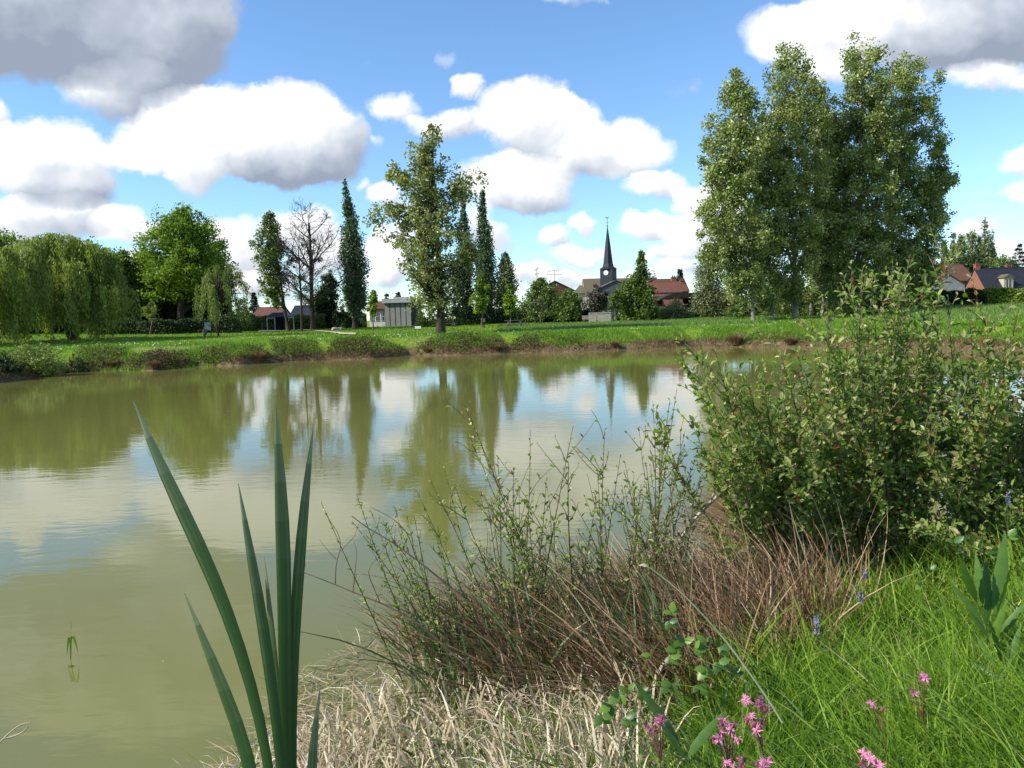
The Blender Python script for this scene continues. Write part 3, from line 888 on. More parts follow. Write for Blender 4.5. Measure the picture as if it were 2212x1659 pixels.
# -- left side: wood, oaks, leafy trees
BT = [
    # name, label, px, D, top, outline, clumps, leaves, material, bark, trunk_r, lsize, clump, hollow
    ('oak_tree', 'broad bright green oak rising highest over the left wood, thin at the very top', 392, 105, (400, 445),
     [(450, 385, 415), (470, 345, 450), (495, 318, 480), (530, 300, 495), (570, 300, 500), (610, 310, 490), (640, 330, 470)], 480, 26000, 'bright', BARK_D, .5, (.34, .26), 1.1, .45),
    ('leaning_tree', 'leafy tree leaning left with two bare stems, left of the leafless tree', 626, 100, (575, 452),
     [(458, 568, 584), (480, 555, 615), (520, 543, 628), (560, 537, 630), (600, 550, 625), (640, 560, 620), (662, 575, 612)], 200, 8000, 'mid', BARK_D, .20, (.3, .22), .68, .25),
    ('wood_tree', 'bright green tree at the left edge behind the weeping willow', -10, 100, (10, 495),
     [(500, -60, 45), (540, -100, 70), (600, -110, 80), (680, -90, 60)], 260, 12000, 'bright', BARK_D, .4, (.36, .28), 1.2, .5),
    ('wood_tree', 'green tree crown just right above the weeping willow', 205, 104, (200, 535),
     [(530, 175, 225), (552, 150, 262), (600, 150, 275), (690, 160, 270)], 200, 10000, 'bright', BARK_D, .35, (.36, .28), 1.1, .5),
    ('wood_tree', 'low dark tree in the dip between the weeping willow and the broad oak', 262, 108, (262, 555),
     [(548, 240, 285), (575, 220, 315), (640, 215, 325), (700, 220, 320)], 200, 10000, 'mid', BARK_D, .35, (.36, .28), 1.1, .5),
    ('wood_tree', 'dark wood tree close to the left foot of the broad oak', 318, 112, (315, 545),
     [(545, 290, 335), (580, 265, 355), (640, 262, 365), (700, 270, 360)], 200, 10000, 'bright', BARK_D, .35, (.36, .28), 1.1, .5),
    ('wood_tree', 'dark tree behind the right foot of the broad oak', 450, 116, (462, 520),
     [(526, 450, 485), (560, 430, 500), (610, 420, 500), (690, 420, 500)], 200, 10000, 'mid', BARK_D, .35, (.36, .28), 1.1, .5),
    ('pale_sapling', 'pale young tree lit in front of the dark left wood', 328, 92, (325, 648),
     [(652, 318, 335), (668, 305, 345), (685, 305, 345)], 40, 900, 'pale', BARK, .07, (.25, .18), .45, .2),
    ('leafy_tree', 'dark bushy tree between the leafless tree and the lone Lombardy poplar', 705, 112, (712, 590),
     [(596, 700, 722), (620, 685, 735), (650, 675, 738), (680, 680, 735)], 160, 7500, 'dark', BARK_D, .25, (.34, .24), .9, .4),
    ('pale_sapling', 'small bright sapling beside the white building', 803, 92, (808, 622),
     [(627, 801, 813), (645, 792, 821), (665, 788, 822), (682, 795, 815)], 60, 2300, 'bright', BARK, .07, (.22, .16), .45, .2),
    ('leafy_tree', 'grey green pointed tree right of the two Lombardy poplars', 1095, 112, (1090, 536),
     [(542, 1084, 1098), (570, 1072, 1112), (610, 1065, 1120), (650, 1062, 1122), (680, 1070, 1115)], 180, 8500, 'grey', BARK_D, .25, (.32, .2), .9, .4),
    ('pale_sapling', 'young light green tree on a thin trunk before the right Lombardy poplar', 1042, 90, (1040, 590),
     [(596, 1032, 1048), (620, 1018, 1058), (650, 1012, 1062), (672, 1020, 1055)], 90, 3300, 'bright', BARK, .08, (.24, .18), .5, .25),
    ('pale_sapling', 'young bright tree before the grey green pointed tree, above the picnic table', 1105, 94, (1100, 612),
     [(618, 1092, 1108), (640, 1078, 1122), (665, 1078, 1122), (680, 1088, 1115)], 90, 3200, 'bright', BARK, .07, (.24, .18), .5, .25),
    ('leafy_tree', 'rounded grey green tree left of the brick gable', 1165, 108, (1165, 600),
     [(606, 1150, 1182), (625, 1130, 1205), (655, 1125, 1210), (685, 1130, 1205)], 200, 9000, 'mid', BARK_D, .22, (.3, .2), .8, .4),
    ('pale_sapling', 'small grey leaved sapling on a thin stem in front of the rounded tree', 1171, 90, (1165, 640),
     [(645, 1158, 1172), (658, 1142, 1188), (672, 1145, 1190)], 60, 1800, 'grey', BARK, .05, (.24, .18), .45, .2),
    ('leafy_tree', 'low green tree under the brick gable', 1232, 106, (1225, 628),
     [(632, 1205, 1245), (650, 1192, 1262), (670, 1190, 1268), (688, 1195, 1262)], 160, 7500, 'mid', BARK_D, .18, (.3, .22), .75, .4),
    ('leafy_tree', 'purple grey blossoming tree before the church nave', 1290, 104, (1288, 616),
     [(620, 1275, 1302), (638, 1260, 1318), (655, 1258, 1320), (668, 1268, 1310)], 130, 5200, 'purple', BARK_D, .12, (.26, .2), .6, .3),
    ('pale_sapling', 'small reddish green sapling to the right of the bench', 1332, 98, (1328, 622),
     [(628, 1322, 1338), (645, 1312, 1348), (664, 1314, 1346)], 70, 2300, 'mid', BARK, .06, (.24, .18), .45, .25),
    ('leafy_tree', 'big bushy tree with a slim ragged tip right of the church spire', 1385, 100, (1385, 535),
     [(540, 1380, 1390), (560, 1373, 1398), (585, 1366, 1405), (610, 1340, 1412), (630, 1328, 1420), (655, 1325, 1425), (680, 1328, 1428), (692, 1335, 1420)], 330, 15000, 'mid', BARK_D, .18, (.32, .24), .8, .3),
    ('leafy_tree', 'drooping grey green tree half hidden behind the left edge of the poplar clump', 1530, 110, (1528, 522),
     [(530, 1518, 1540), (560, 1500, 1560), (600, 1495, 1570), (640, 1490, 1575), (682, 1495, 1570)], 260, 11000, 'grey', BARK_D, .25, (.34, .16), .9, .4),
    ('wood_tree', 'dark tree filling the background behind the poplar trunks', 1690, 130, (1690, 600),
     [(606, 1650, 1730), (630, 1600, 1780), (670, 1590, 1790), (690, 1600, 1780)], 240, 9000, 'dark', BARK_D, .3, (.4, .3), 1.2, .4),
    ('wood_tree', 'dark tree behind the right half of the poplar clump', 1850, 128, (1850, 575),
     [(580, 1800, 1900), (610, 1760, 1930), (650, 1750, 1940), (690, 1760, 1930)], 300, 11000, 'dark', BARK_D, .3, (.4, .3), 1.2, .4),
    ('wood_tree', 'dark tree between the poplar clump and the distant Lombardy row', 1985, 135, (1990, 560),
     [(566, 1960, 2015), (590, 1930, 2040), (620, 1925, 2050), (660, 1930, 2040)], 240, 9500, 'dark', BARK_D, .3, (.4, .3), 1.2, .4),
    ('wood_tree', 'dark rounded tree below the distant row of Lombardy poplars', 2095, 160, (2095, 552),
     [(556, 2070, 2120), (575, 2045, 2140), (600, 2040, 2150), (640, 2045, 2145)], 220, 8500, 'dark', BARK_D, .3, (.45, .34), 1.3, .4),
    ('wood_tree', 'low green tree behind the ridge of the brick house', 2170, 170, (2165, 556),
     [(560, 2150, 2180), (572, 2138, 2205), (600, 2135, 2240), (640, 2140, 2230)], 160, 6000, 'mid', BARK_D, .3, (.45, .34), 1.3, .4),
]
for (nm, lab, px, D, top, ol, nc, nl, lf, bk, tr, ls, cl, ho) in BT:
    r, P0, b = tree(nm, lab, 'tree', px, D, top, ol, nc, nl, lf, bk, trunk_r=tr, lsize=ls, clump=cl, hollow=ho, n_limb=20 if nl > 4000 else 10, rough_edge=.42 if nm in ('oak_tree', 'leaning_tree') else .3,
                    twigs=nm in ('oak_tree', 'leaning_tree'))
    if nm == 'leaning_tree':
        limb_group(r, b, D, [(618, 690), (606, 640), (592, 590), (585, 540)], 500, 'mid', BARK_D, 0.16, 0.7, name='second_stem')
    if nm == 'oak_tree':
        for sp in (((395, 560), (370, 500), (345, 475)), ((400, 540), (405, 490), (400, 450)), ((400, 560), (430, 500), (455, 478)), ((388, 540), (350, 510), (320, 492))):
            limb_group(r, b, D, list(sp), 300, 'pale', BARK_D, 0.10, 0.9, ls=.25)

# -- weeping willows
def willow(label, px, D, top, outline, n_strand, mat='willow', trunk_r=.4, per=34, lw=1.0):
    b = base_at(px, D)
    root = empty('weeping_willow', b, 0, label, 'tree')
    rows = sorted([(((at(xl, py, D).z + at(xr, py, D).z) / 2 - b.z), (at(xl, py, D).x + at(xr, py, D).x) / 2 - b.x, (at(xr, py, D).x - at(xl, py, D).x) / 2) for py, xl, xr in outline])
    zs = np.array([q[0] for q in rows]); cx = np.array([q[1] for q in rows]); rr = np.array([q[2] for q in rows])
    zt = zs[-1]
    nb = n_strand // 12
    bu, bt, bs = rng.random(nb) ** 0.7, rng.random(nb) * 2 * np.pi, 0.45 + 0.62 * rng.random(nb) ** 0.6
    pk = rng.integers(0, nb, n_strand)
    u = np.clip(bu[pk] + rng.normal(size=n_strand) * .035, 0, 1)
    z0 = zs[0] + (zt - zs[0]) * (0.25 + 0.75 * u)
    th = bt[pk] + rng.normal(size=n_strand) * .07
    tier = bs[pk] + rng.normal(size=n_strand) * .04
    lob = 1 + 0.13 * np.sin(4 * th + 1.3) + 0.08 * np.sin(9 * th + z0)
    R = np.interp(z0, zs, rr) * lob * tier
    cxx = np.interp(z0, zs, cx)
    O = np.stack([cxx + R * np.cos(th), R * np.sin(th), z0], 1)
    out = np.stack([np.cos(th), np.sin(th), np.zeros(n_strand)], 1)
    Ln = rng.uniform(0.18, 0.50, n_strand) * (zt - zs[0])
    Ln = np.minimum(Ln, z0 - 0.25)
    s = rng.random((n_strand, per))
    s.sort(axis=1)
    drop = s * Ln[:, None]
    P = O[:, None, :] + out[:, None, :] * (0.5 * np.sqrt(s) * np.minimum(Ln, 3.0)[:, None] * .35)[..., None]
    P[..., 2] -= drop
    P += rng.normal(size=P.shape) * np.array([.13, .13, .06])
    C = P.reshape(-1, 3)
    n = len(C)
    D_ = rng.normal(size=(n, 3)) * 0.35 + np.array([0, 0, -1.0])
    Nn = unit(np.repeat(out, per, 0) * 0.9 + rng.normal(size=(n, 3)) * 0.7)
    V, Fq = leaves(C, D_, Nn, rng.uniform(.22, .5, n) * lw, rng.uniform(.06, .13, n) * lw)
    t = np.clip(np.repeat(np.clip(.5 + .17 * rng.normal(size=nb)[pk], 0, 1), per) + rng.normal(size=n) * .13, 0, 1)
    link('crown', mesh('crown', V, Fq, t), root, LM[mat])
    Hh = zt
    tt = np.linspace(0, 1, 7)
    ax = np.stack([np.interp(tt * Hh * .7, zs, cx) * tt, 0 * tt, tt * Hh * .7 - .2], 1)
    parts = [tubes(ax[None], (trunk_r * (1 - .7 * tt))[None], 9)]
    m = 26
    sel = rng.choice(n_strand, m, replace=False)
    e = O[sel]
    st = np.stack([np.interp(np.full(m, .45 * Hh), ax[:, 2], ax[:, 0]), np.zeros(m), np.full(m, .35 * Hh) + rng.random(m) * .25 * Hh], 1)
    q = np.linspace(0, 1, 6)[None, :, None]
    mid = (st + e) / 2 + np.array([0, 0, .12 * Hh])
    Pq = (1 - q) ** 2 * st[:, None] + 2 * q * (1 - q) * mid[:, None] + q ** 2 * e[:, None]
    parts.append(tubes(Pq, np.linspace(.14, .02, 6)[None].repeat(m, 0), 5))
    Vt, Ft = join(parts)
    link('trunk', mesh('trunk', Vt, Ft, smooth=True), root, BARK_D)


willow('large weeping willow hanging almost to the meadow at the left', 157, 76, (120, 500),
       [(503, 100, 145), (515, 60, 185), (540, 20, 215), (580, -10, 238), (620, -20, 248), (680, -15, 248), (715, 0, 240)], 2300, per=34)
willow('second weeping willow cut off by the left edge of the view', -45, 68, (-30, 520),
       [(530, -80, 20), (570, -130, 40), (640, -150, 45), (715, -140, 40)], 1000, per=30)

willow('light green young tree drooping over the meadow behind the information board', 472, 82, (468, 562),
       [(566, 455, 490), (585, 442, 512), (615, 428, 528), (650, 424, 520), (688, 430, 490)], 420, 'pale', .13, 20, .8)

# -- leafless tree with mistletoe balls
def branching(b, px_top, D, levels, r0, spread):
    """recursive bare branches -> joined tubes and tip points"""
    out = []
    tips = []

    def grow(p, d, L, r, lev):
        K = 6
        pts = [p]
        rr = [r]
        dd = d.copy()
        for k in range(1, K):
            dd = dd + rng.normal(size=3) * (0.09 if lev < 3 else .012) + np.array([0, 0, 0.03])
            dd /= np.linalg.norm(dd)
            pts.append(pts[-1] + dd * L / (K - 1))
            rr.append(r * (1 - 0.72 * k / (K - 1)) + 0.006)
        out.append((pts, rr))
        if lev == 0:
            tips.append(pts[-1])
            return
        n = (4, 6, 8, 15)[lev]
        for _ in range(n):
            f = rng.uniform(0.2, 1.0) if lev < 3 else rng.uniform(0.26, 1.0)
            i = min(int(f * (K - 1)), K - 2)
            q = pts[i] + (pts[i + 1] - pts[i]) * (f * (K - 1) - i)
            side = rng.normal(size=3)
            side[2] *= 0.35
            side -= dd * side.dot(dd)
            side /= np.linalg.norm(side)
            nd = d * 0.55 + side * spread[lev] + np.array([0, 0, 0.22])
            nd /= np.linalg.norm(nd)
            sc = (0.50, 0.52, 0.50, 0.46)[lev] * rng.uniform(0.7, 1.15) * (1.25 - 0.65 * f)
            grow(q, nd, L * sc, max(rr[i] * 0.42, 0.018), lev - 1)

    return out, tips, grow


def bare_tree(label, px, D, top, r0, balls):
    b = base_at(px, D)
    tp = at(top[0], top[1], D)
    Ht = tp.z - b.z
    root = empty('bare_tree', b, 0, label, 'tree')
    out, tips, grow = branching(b, None, D, 3, r0, (0.9, 0.9, 0.85, 0.85))
    d = np.array([tp.x - b.x, 0, Ht])
    grow(np.array([0, 0, -.2]), d / np.linalg.norm(d), Ht * 0.97, r0, 3)
    P = np.array([o[0] for o in out])
    R = np.array([o[1] for o in out])
    R = np.maximum(R, 0.016)
    V, Fq = tubes(P, R, 4)
    link('trunk', mesh('trunk', V, Fq, smooth=True), root, BARK_D)
    for (x, y, q) in balls:
        mistletoe(root, b, D, x, y, q, 'dark', int(60 + q * q * 4))
    return root


bare_tree('leafless dark tree dotted with mistletoe balls on the far meadow', 676, 100, (662, 470), .42,
          [(640, 560, 5), (665, 545, 6), (690, 560, 7), (700, 600, 8), (655, 600, 9), (672, 580, 9), (645, 640, 12), (690, 640, 15), (668, 650, 16), (655, 530, 4), (680, 520, 4),
           (712, 585, 5), (632, 575, 3), (634, 600, 3), (720, 620, 4), (660, 625, 10), (640, 615, 7), (705, 630, 10)])
bare_tree('thin straight leafless stem just left of the leafless mistletoe tree', 652, 96, (650, 520), .2, [(650, 640, 8), (648, 600, 5)])


# -- conifers
def conifer(label, px, D, top_py, hw_px, name='fir_tree', mat='needle', tiers=17, droop=0.25):
    b = base_at(px, D)
    Ht = at(px, top_py, D).z - b.z
    root = empty(name, b, 0, label, 'tree')
    hw = hw_px / F * D
    Vt, Ft = tubes(np.array([[[0, 0, -.2], [0, 0, Ht * .5], [0, 0, Ht]]]), np.array([[.2, .12, .02]]), 6)
    link('trunk', mesh('trunk', Vt, Ft), root, BARK_D)
    C, Dd = [], []
    for k in range(tiers):
        f = k / (tiers - 1)
        z = Ht * (0.18 + 0.80 * f)
        Rk = hw * (1 - f) ** 0.8 * rng.uniform(.8, 1.15) + 0.15
        for a in rng.random(9) * 2 * np.pi:
            m = 26
            s = rng.random(m) ** .6
            c = np.stack([np.cos(a) * s * Rk, np.sin(a) * s * Rk, z - droop * s * Rk + rng.normal(size=m) * .06], 1) + rng.normal(size=(m, 3)) * .07
            C.append(c)
            Dd.append(np.tile([np.cos(a), np.sin(a), -.3], (m, 1)) + rng.normal(size=(m, 3)) * .5)
    C = np.concatenate(C); Dd = np.concatenate(Dd)
    n = len(C)
    V, Fq = leaves(C, Dd, np.tile([0, 0, 1.], (n, 1)) + rng.normal(size=(n, 3)) * .5, rng.uniform(.3, .6, n) * min(1, Ht / 9), rng.uniform(.10, .2, n))
    link('crown', mesh('crown', V, Fq, np.clip(rng.normal(size=n) * .2 + .45, 0, 1)), root, LM[mat])


conifer('small dark fir on the skyline left of the leaning leafy tree', 552, 150, 632, 12)
conifer('dark fir behind the chimney of the long red roofed house', 1470, 150, 583, 14)
conifer('dark cedar with level branches at the right edge above the brick house', 2199, 160, 528, 26, name='cedar_tree', droop=.02, tiers=12)
conifer('low dark fir behind the slate hangar', 862, 130, 632, 16, tiers=10)
conifer('dark fir top left of the hangar roof', 838, 132, 636, 8, tiers=8)


# -- bushes and hedges: clumps of leaves
def bush(name, label, cat, px, D, top_py, hw_px, leaf, n_leaf, group=None, ls=.16, depth=1.0, nclump=90, stems=True, base_py=None):
    b = base_at(px, D)
    Ht = max(at(px, top_py, D).z - b.z, .4)
    hw = hw_px / F * D
    root = empty(name, b, 0, label, cat, group)
    g = unit(rng.normal(size=(nclump, 3)))
    g[:, 2] = np.abs(g[:, 2])
    u = rng.random(nclump) ** .35
    seed = rng.random() * 9
    lob = 1 + .2 * np.sin(g[:, 0] * 5 + seed) * np.cos(g[:, 2] * 4 + seed)
    C0 = g * (u * lob)[:, None] * np.array([hw * .92, hw * depth, Ht * .92])
    V, Fq, t = crown_cards(C0, np.full(nclump, max(min(hw, Ht) * .22, .12)) * rng.uniform(.6, 1.2, nclump), n_leaf, ls, ls * .6, np.clip(.5 + .15 * rng.normal(size=nclump), 0, 1), up=.5, dirbias=(0, 0, .5))
    keep = V[:, 2].reshape(-1, 4).min(1) > -.15
    link('foliage', mesh('foliage', V, Fq[keep], t[keep]), root, LM[leaf])
    if stems:
        m = 14
        e = C0[:m]
        st = rng.normal(size=(m, 3)) * [.12, .12, 0] + [0, 0, -.1]
        q = np.linspace(0, 1, 4)[None, :, None]
        P = st[:, None] * (1 - q) + e[:, None] * q
        Vt, Ft = tubes(P, np.tile([.03, .02, .015, .008], (m, 1)), 4)
        link('stems', mesh('stems', Vt, Ft), root, BARK_D)
    return root


bush('bank_shrub', 'light green shrub at the water on the far left bank', 'shrub', 78, 43.8, 738, 58, 'pale', 5200, ls=.13, nclump=150)
bush('bank_shrub', 'low dark shrub overhanging the water at the left edge', 'shrub', 8, 40.9, 772, 42, 'dark', 2800, ls=.12, nclump=90)
bush('bank_shrub', 'short dark shrub right beside the light green shrub on the left bank', 'shrub', 165, 47, 765, 26, 'dark', 1200, ls=.12, nclump=50)
bush('round_bush', 'round grey green bush before the dark open barn', 'shrub', 1462, 102, 652, 40, 'grey', 5200, ls=.22, nclump=120)
bush('round_bush', 'low bush at the foot of the poplar clump beside its first trunk', 'shrub', 1597, 92, 640, 30, 'mid', 2600, ls=.22, nclump=70)
bush('round_bush', 'light bush under the poplar clump behind its thin trunks', 'shrub', 1685, 95, 615, 40, 'poplar', 5000, ls=.24, nclump=80)
bush('round_bush', 'bush at the foot of the tallest poplar', 'shrub', 1740, 99, 610, 40, 'mid', 4500, ls=.24, nclump=80)
bush('round_bush', 'leafy bush on the right side of the poplar trunks', 'shrub', 1860, 96, 590, 50, 'poplar', 6500, ls=.24, nclump=110)
bush('round_bush', 'dark bush beside the white gable', 'shrub', 1990, 105, 600, 30, 'dark', 3000, ls=.24, nclump=80)
bush('round_bush', 'dark bush at the left foot of the lone Lombardy poplar', 'shrub', 740, 108, 650, 22, 'dark', 2400, ls=.24, nclump=60)
bush('round_bush', 'bush in front of the left side of the red roofed house', 'shrub', 520, 104, 650, 34, 'mid', 2900, ls=.24, nclump=70)
bush('round_bush', 'bush right of the slate hangar behind the open poplar', 'shrub', 925, 102, 650, 30, 'mid', 2800, ls=.24, nclump=70)
bush('round_bush', 'dark bush between the hangar and the left Lombardy poplar', 'shrub', 980, 106, 640, 28, 'dark', 2800, ls=.24, nclump=70)


def hedge(label, pts, D0s, top_pys, thick, leaf, n_leaf, name='hedge', ls=.2, group=None):
    """a hedge running through the ground points under the given columns"""
    B = [base_at(px, D) for px, D in zip(pts, D0s)]
    Tz = [at(px, tp, D).z for px, tp, D in zip(pts, top_pys, D0s)]
    root = empty(name, B[0], 0, label, 'hedge', group)
    L = np.array([[p.x, p.y, p.z] for p in B]) - np.array(B[0])
    s = rng.random(n_leaf) * (len(B) - 1)
    i = np.minimum(s.astype(int), len(B) - 2)
    f = (s - i)[:, None]
    base = L[i] * (1 - f) + L[i + 1] * f
    hh = (np.array(Tz) - np.array([p.z for p in B]))
    h = hh[i] * (1 - f[:, 0]) + hh[i + 1] * f[:, 0]
    bump = 1 + .10 * np.sin(base[:, 0] * 1.7) + .06 * np.sin(base[:, 0] * 4.1)
    v = rng.random(n_leaf)
    face = rng.random(n_leaf)
    y = np.where(face < .5, -thick / 2, rng.uniform(-.5, .5, n_leaf) * thick)
    z = np.where(face < .5, v * h * bump, h * bump * (1 - .25 * rng.random(n_leaf) ** 3))
    wv = .12 * np.sin(base[:, 0] * 2.3 + z * 3)
    C = base + np.stack([rng.normal(size=n_leaf) * .1, y + wv + rng.normal(size=n_leaf) * .1, z], 1)
    Nn = np.where(face[:, None] < .5, [0, -1, .4], [0, -.2, 1]) + rng.normal(size=(n_leaf, 3)) * .6
    V, Fq = leaves(C, rng.normal(size=(n_leaf, 3)), Nn, rng.uniform(.7, 1.3, n_leaf) * ls, rng.uniform(.7, 1.3, n_leaf) * ls * .7)
    t = np.clip(.5 + .25 * rng.normal(size=n_leaf), 0, 1)
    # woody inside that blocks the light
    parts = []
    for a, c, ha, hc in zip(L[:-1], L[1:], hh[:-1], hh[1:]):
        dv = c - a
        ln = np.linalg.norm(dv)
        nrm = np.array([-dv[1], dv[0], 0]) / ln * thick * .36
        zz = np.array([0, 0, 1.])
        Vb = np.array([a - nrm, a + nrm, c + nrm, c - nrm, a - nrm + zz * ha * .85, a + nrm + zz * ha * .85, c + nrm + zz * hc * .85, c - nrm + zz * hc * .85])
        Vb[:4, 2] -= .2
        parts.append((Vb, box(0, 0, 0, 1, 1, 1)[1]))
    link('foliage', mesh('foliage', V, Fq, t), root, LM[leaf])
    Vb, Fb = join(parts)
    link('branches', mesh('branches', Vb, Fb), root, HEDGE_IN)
    return root


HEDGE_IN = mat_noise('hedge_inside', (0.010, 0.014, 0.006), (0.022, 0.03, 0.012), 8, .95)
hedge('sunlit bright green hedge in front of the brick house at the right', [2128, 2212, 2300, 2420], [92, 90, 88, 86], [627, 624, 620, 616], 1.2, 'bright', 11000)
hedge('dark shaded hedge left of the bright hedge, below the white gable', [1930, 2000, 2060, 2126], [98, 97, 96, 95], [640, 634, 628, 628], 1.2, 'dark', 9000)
hedge('long low hedge behind the picnic table and the saplings', [985, 1080, 1200, 1290], [112, 112, 110, 109], [668, 667, 668, 670], 1.3, 'dark', 11000)
hedge('low hedge closing the meadow in front of the left wood', [190, 280, 360, 430, 520], [94, 95, 95, 96, 96], [694, 694, 693, 690, 684], 1.4, 'dark', 8000)
hedge('low hedge between the leafless tree and the lone Lombardy poplar', [690, 740, 790], [112, 112, 111], [676, 676, 676], 1.2, 'mid', 3500)
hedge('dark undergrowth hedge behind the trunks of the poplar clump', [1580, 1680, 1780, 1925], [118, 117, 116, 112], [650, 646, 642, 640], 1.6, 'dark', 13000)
hedge('low hedge hiding the walls of the red roofed house and the dark roofed house', [520, 570, 640, 704], [109, 109, 110, 110], [682, 684, 684, 681], 1.3, 'mid', 8000)
hedge('hedge below the long red roofed house', [1330, 1400, 1440], [108, 108, 108], [662, 662, 664], 1.5, 'mid', 4000)
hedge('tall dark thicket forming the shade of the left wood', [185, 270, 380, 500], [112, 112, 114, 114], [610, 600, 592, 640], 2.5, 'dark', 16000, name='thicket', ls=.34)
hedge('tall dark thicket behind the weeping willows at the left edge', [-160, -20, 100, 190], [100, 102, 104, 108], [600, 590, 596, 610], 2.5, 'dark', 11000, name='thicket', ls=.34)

# ------------------------------------------------------------------ buildings across the meadow
BRICK = mat_noise('old_brick', (0.12, 0.052, 0.036), (0.25, 0.105, 0.070), 5, .9, (1, 1, 3), c3=(0.18, 0.09, 0.065))
BRICK_D = mat_noise('dark_brick', (0.085, 0.040, 0.030), (0.15, 0.070, 0.050), 5, .9)
TILE = mat_noise('brown_tiles', (0.055, 0.032, 0.023), (0.115, 0.060, 0.042), 3.0, .9, (1, 1, 2.5), c3=(0.085, 0.055, 0.038), spec=.1)
TILE_R = mat_noise('red_tiles', (0.085, 0.034, 0.025), (0.15, 0.060, 0.040), 3.0, .85, (1, 1, 2.5))
TILE_L = mat_noise('lichen_tiles', (0.050, 0.043, 0.028), (0.13, 0.105, 0.065), 2.2, .9, (1, 1, 2), c3=(0.085, 0.065, 0.04))
SLATE = mat_noise('slate', (0.013, 0.014, 0.021), (0.028, 0.030, 0.042), 2.5, .6, (1, 1, 3), spec=.25)
SLATE_G = mat_noise('grey_roof', (0.07, 0.078, 0.086), (0.11, 0.12, 0.13), 2.0, .7, spec=.2)
WHITE = mat_noise('white_render', (0.66, 0.65, 0.62), (0.80, 0.79, 0.76), 1.5, .8)
GREYW = mat_noise('grey_render', (0.19, 0.195, 0.21), (0.28, 0.285, 0.30), 1.5, .85)
STONE = mat_noise('pale_stone', (0.28, 0.26, 0.22), (0.48, 0.45, 0.38), 3, .9)
DARKW = mat_noise('dark_timber', (0.012, 0.012, 0.012), (0.035, 0.032, 0.030), 4, .8)
TIMBER = mat_noise('light_timber', (0.26, 0.22, 0.16), (0.42, 0.37, 0.28), 5, .8, (1, 1, .3))
OLDWOOD = mat_noise('weathered_timber', (0.09, 0.08, 0.06), (0.20, 0.18, 0.14), 5, .85, (1, 1, .3))
GLASS = mat_noise('window_glass', (0.02, 0.025, 0.03), (0.04, 0.045, 0.05), 1, .1, spec=.6)
IRON = mat_noise('iron', (0.03, 0.03, 0.032), (0.06, 0.06, 0.065), 8, .5)
PANEL = mat_noise('concrete_panel', (0.13, 0.14, 0.13), (0.20, 0.21, 0.20), .9, .8, (1, 1, .3), c3=(0.17, 0.18, 0.17))
FASCIA = mat_noise('pale_fascia', (0.26, 0.27, 0.26), (0.36, 0.37, 0.36), 2, .7)


def prism(prof, x0, x1, axis='x'):
    """closed profile (list of (a, z)) swept from x0 to x1 along axis"""
    n = len(prof)
    V = []
    for s in (x0, x1):
        for a, z in prof:
            V.append((s, a, z) if axis == 'x' else (a, s, z))
    return np.array(V, float), n


def prism_obj(name, prof, s0, s1, axis, parent, mat):
    V, n = prism(prof, s0, s1, axis)
    side = np.array([[i, (i + 1) % n, n + (i + 1) % n, n + i] for i in range(n)])
    capa = np.array([list(range(n))[::-1]])
    capb = np.array([list(range(n, 2 * n))])
    me = mesh(name, V, [side, capa, capb])
    import bmesh
    bm = bmesh.new()
    bm.from_mesh(me)
    bmesh.ops.recalc_face_normals(bm, faces=bm.faces)
    bm.to_mesh(me)
    bm.free()
    return link(name, me, parent, mat)


def gable(name, label, cat, pxl, pxr, D, py_ridge, py_eave, depth, wall, roof, ridge='x', over=.25, group=None, cx=None, z_base=None, skew=0.0, ridge_px=None):
    """house with its ridge along x or y; the measures come from its place in the view at depth D"""
    a, c = at(pxl, py_eave, D), at(pxr, py_eave, D)
    w_ = c.x - a.x
    mx = (a.x + c.x) / 2
    yc = D + depth / 2
    zb = H(mx, D) - .3 if z_base is None else z_base
    ze = (a.z + c.z) / 2 - zb
    Dr = D + depth / 2 if ridge == 'x' else D
    zr = at((pxl + pxr) / 2, py_ridge, Dr).z - zb
    root = empty(name, (mx, yc, zb), skew, label, cat, group)
    hx, hy = w_ / 2, depth / 2
    if ridge == 'x':
        prism_obj('wall', [(-hy, 0), (hy, 0), (hy, ze), (0, zr - .12), (-hy, ze)], -hx, hx, 'x', root, wall)
        sl = (zr - ze) / hy
        t = .14
        prof = [(-hy - over, ze - over * sl), (0, zr), (hy + over, ze - over * sl), (hy + over, ze - over * sl + t), (0, zr + t), (-hy - over, ze - over * sl + t)]
        prism_obj('roof', prof, -hx - .12, hx + .12, 'x', root, roof)
        prism_obj('ridge_cap', [(-.14, zr + t - .06), (.14, zr + t - .06), (.07, zr + t + .08), (-.07, zr + t + .08)], -hx - .14, hx + .14, 'x', root, roof)
    else:
        prism_obj('wall', [(-hx, 0), (hx, 0), (hx, ze), (0, zr - .12), (-hx, ze)], -hy, hy, 'y', root, wall)
        sl = (zr - ze) / hx
        t = .14
        prof = [(-hx - over, ze - over * sl), (0, zr), (hx + over, ze - over * sl), (hx + over, ze - over * sl + t), (0, zr + t), (-hx - over, ze - over * sl + t)]
        prism_obj('roof', prof, -hy - .15, hy + .12, 'y', root, roof)
    return root, hx, hy, ze, zr


def window_part(root, x, y, z, w_, h_, frame=WHITE, name='window', door=False):
    f = boxes(name, [(x, y - .03, z, w_ + .16, .06, h_ + .16)], root, frame)
    boxes('pane', [(x, y - .065, z, w_, .02, h_)], f, GLASS)
    boxes('frame', [(x, y - .085, z, .05, .03, h_), (x, y - .086, z, w_, .03, .05)], f, frame)
    return f


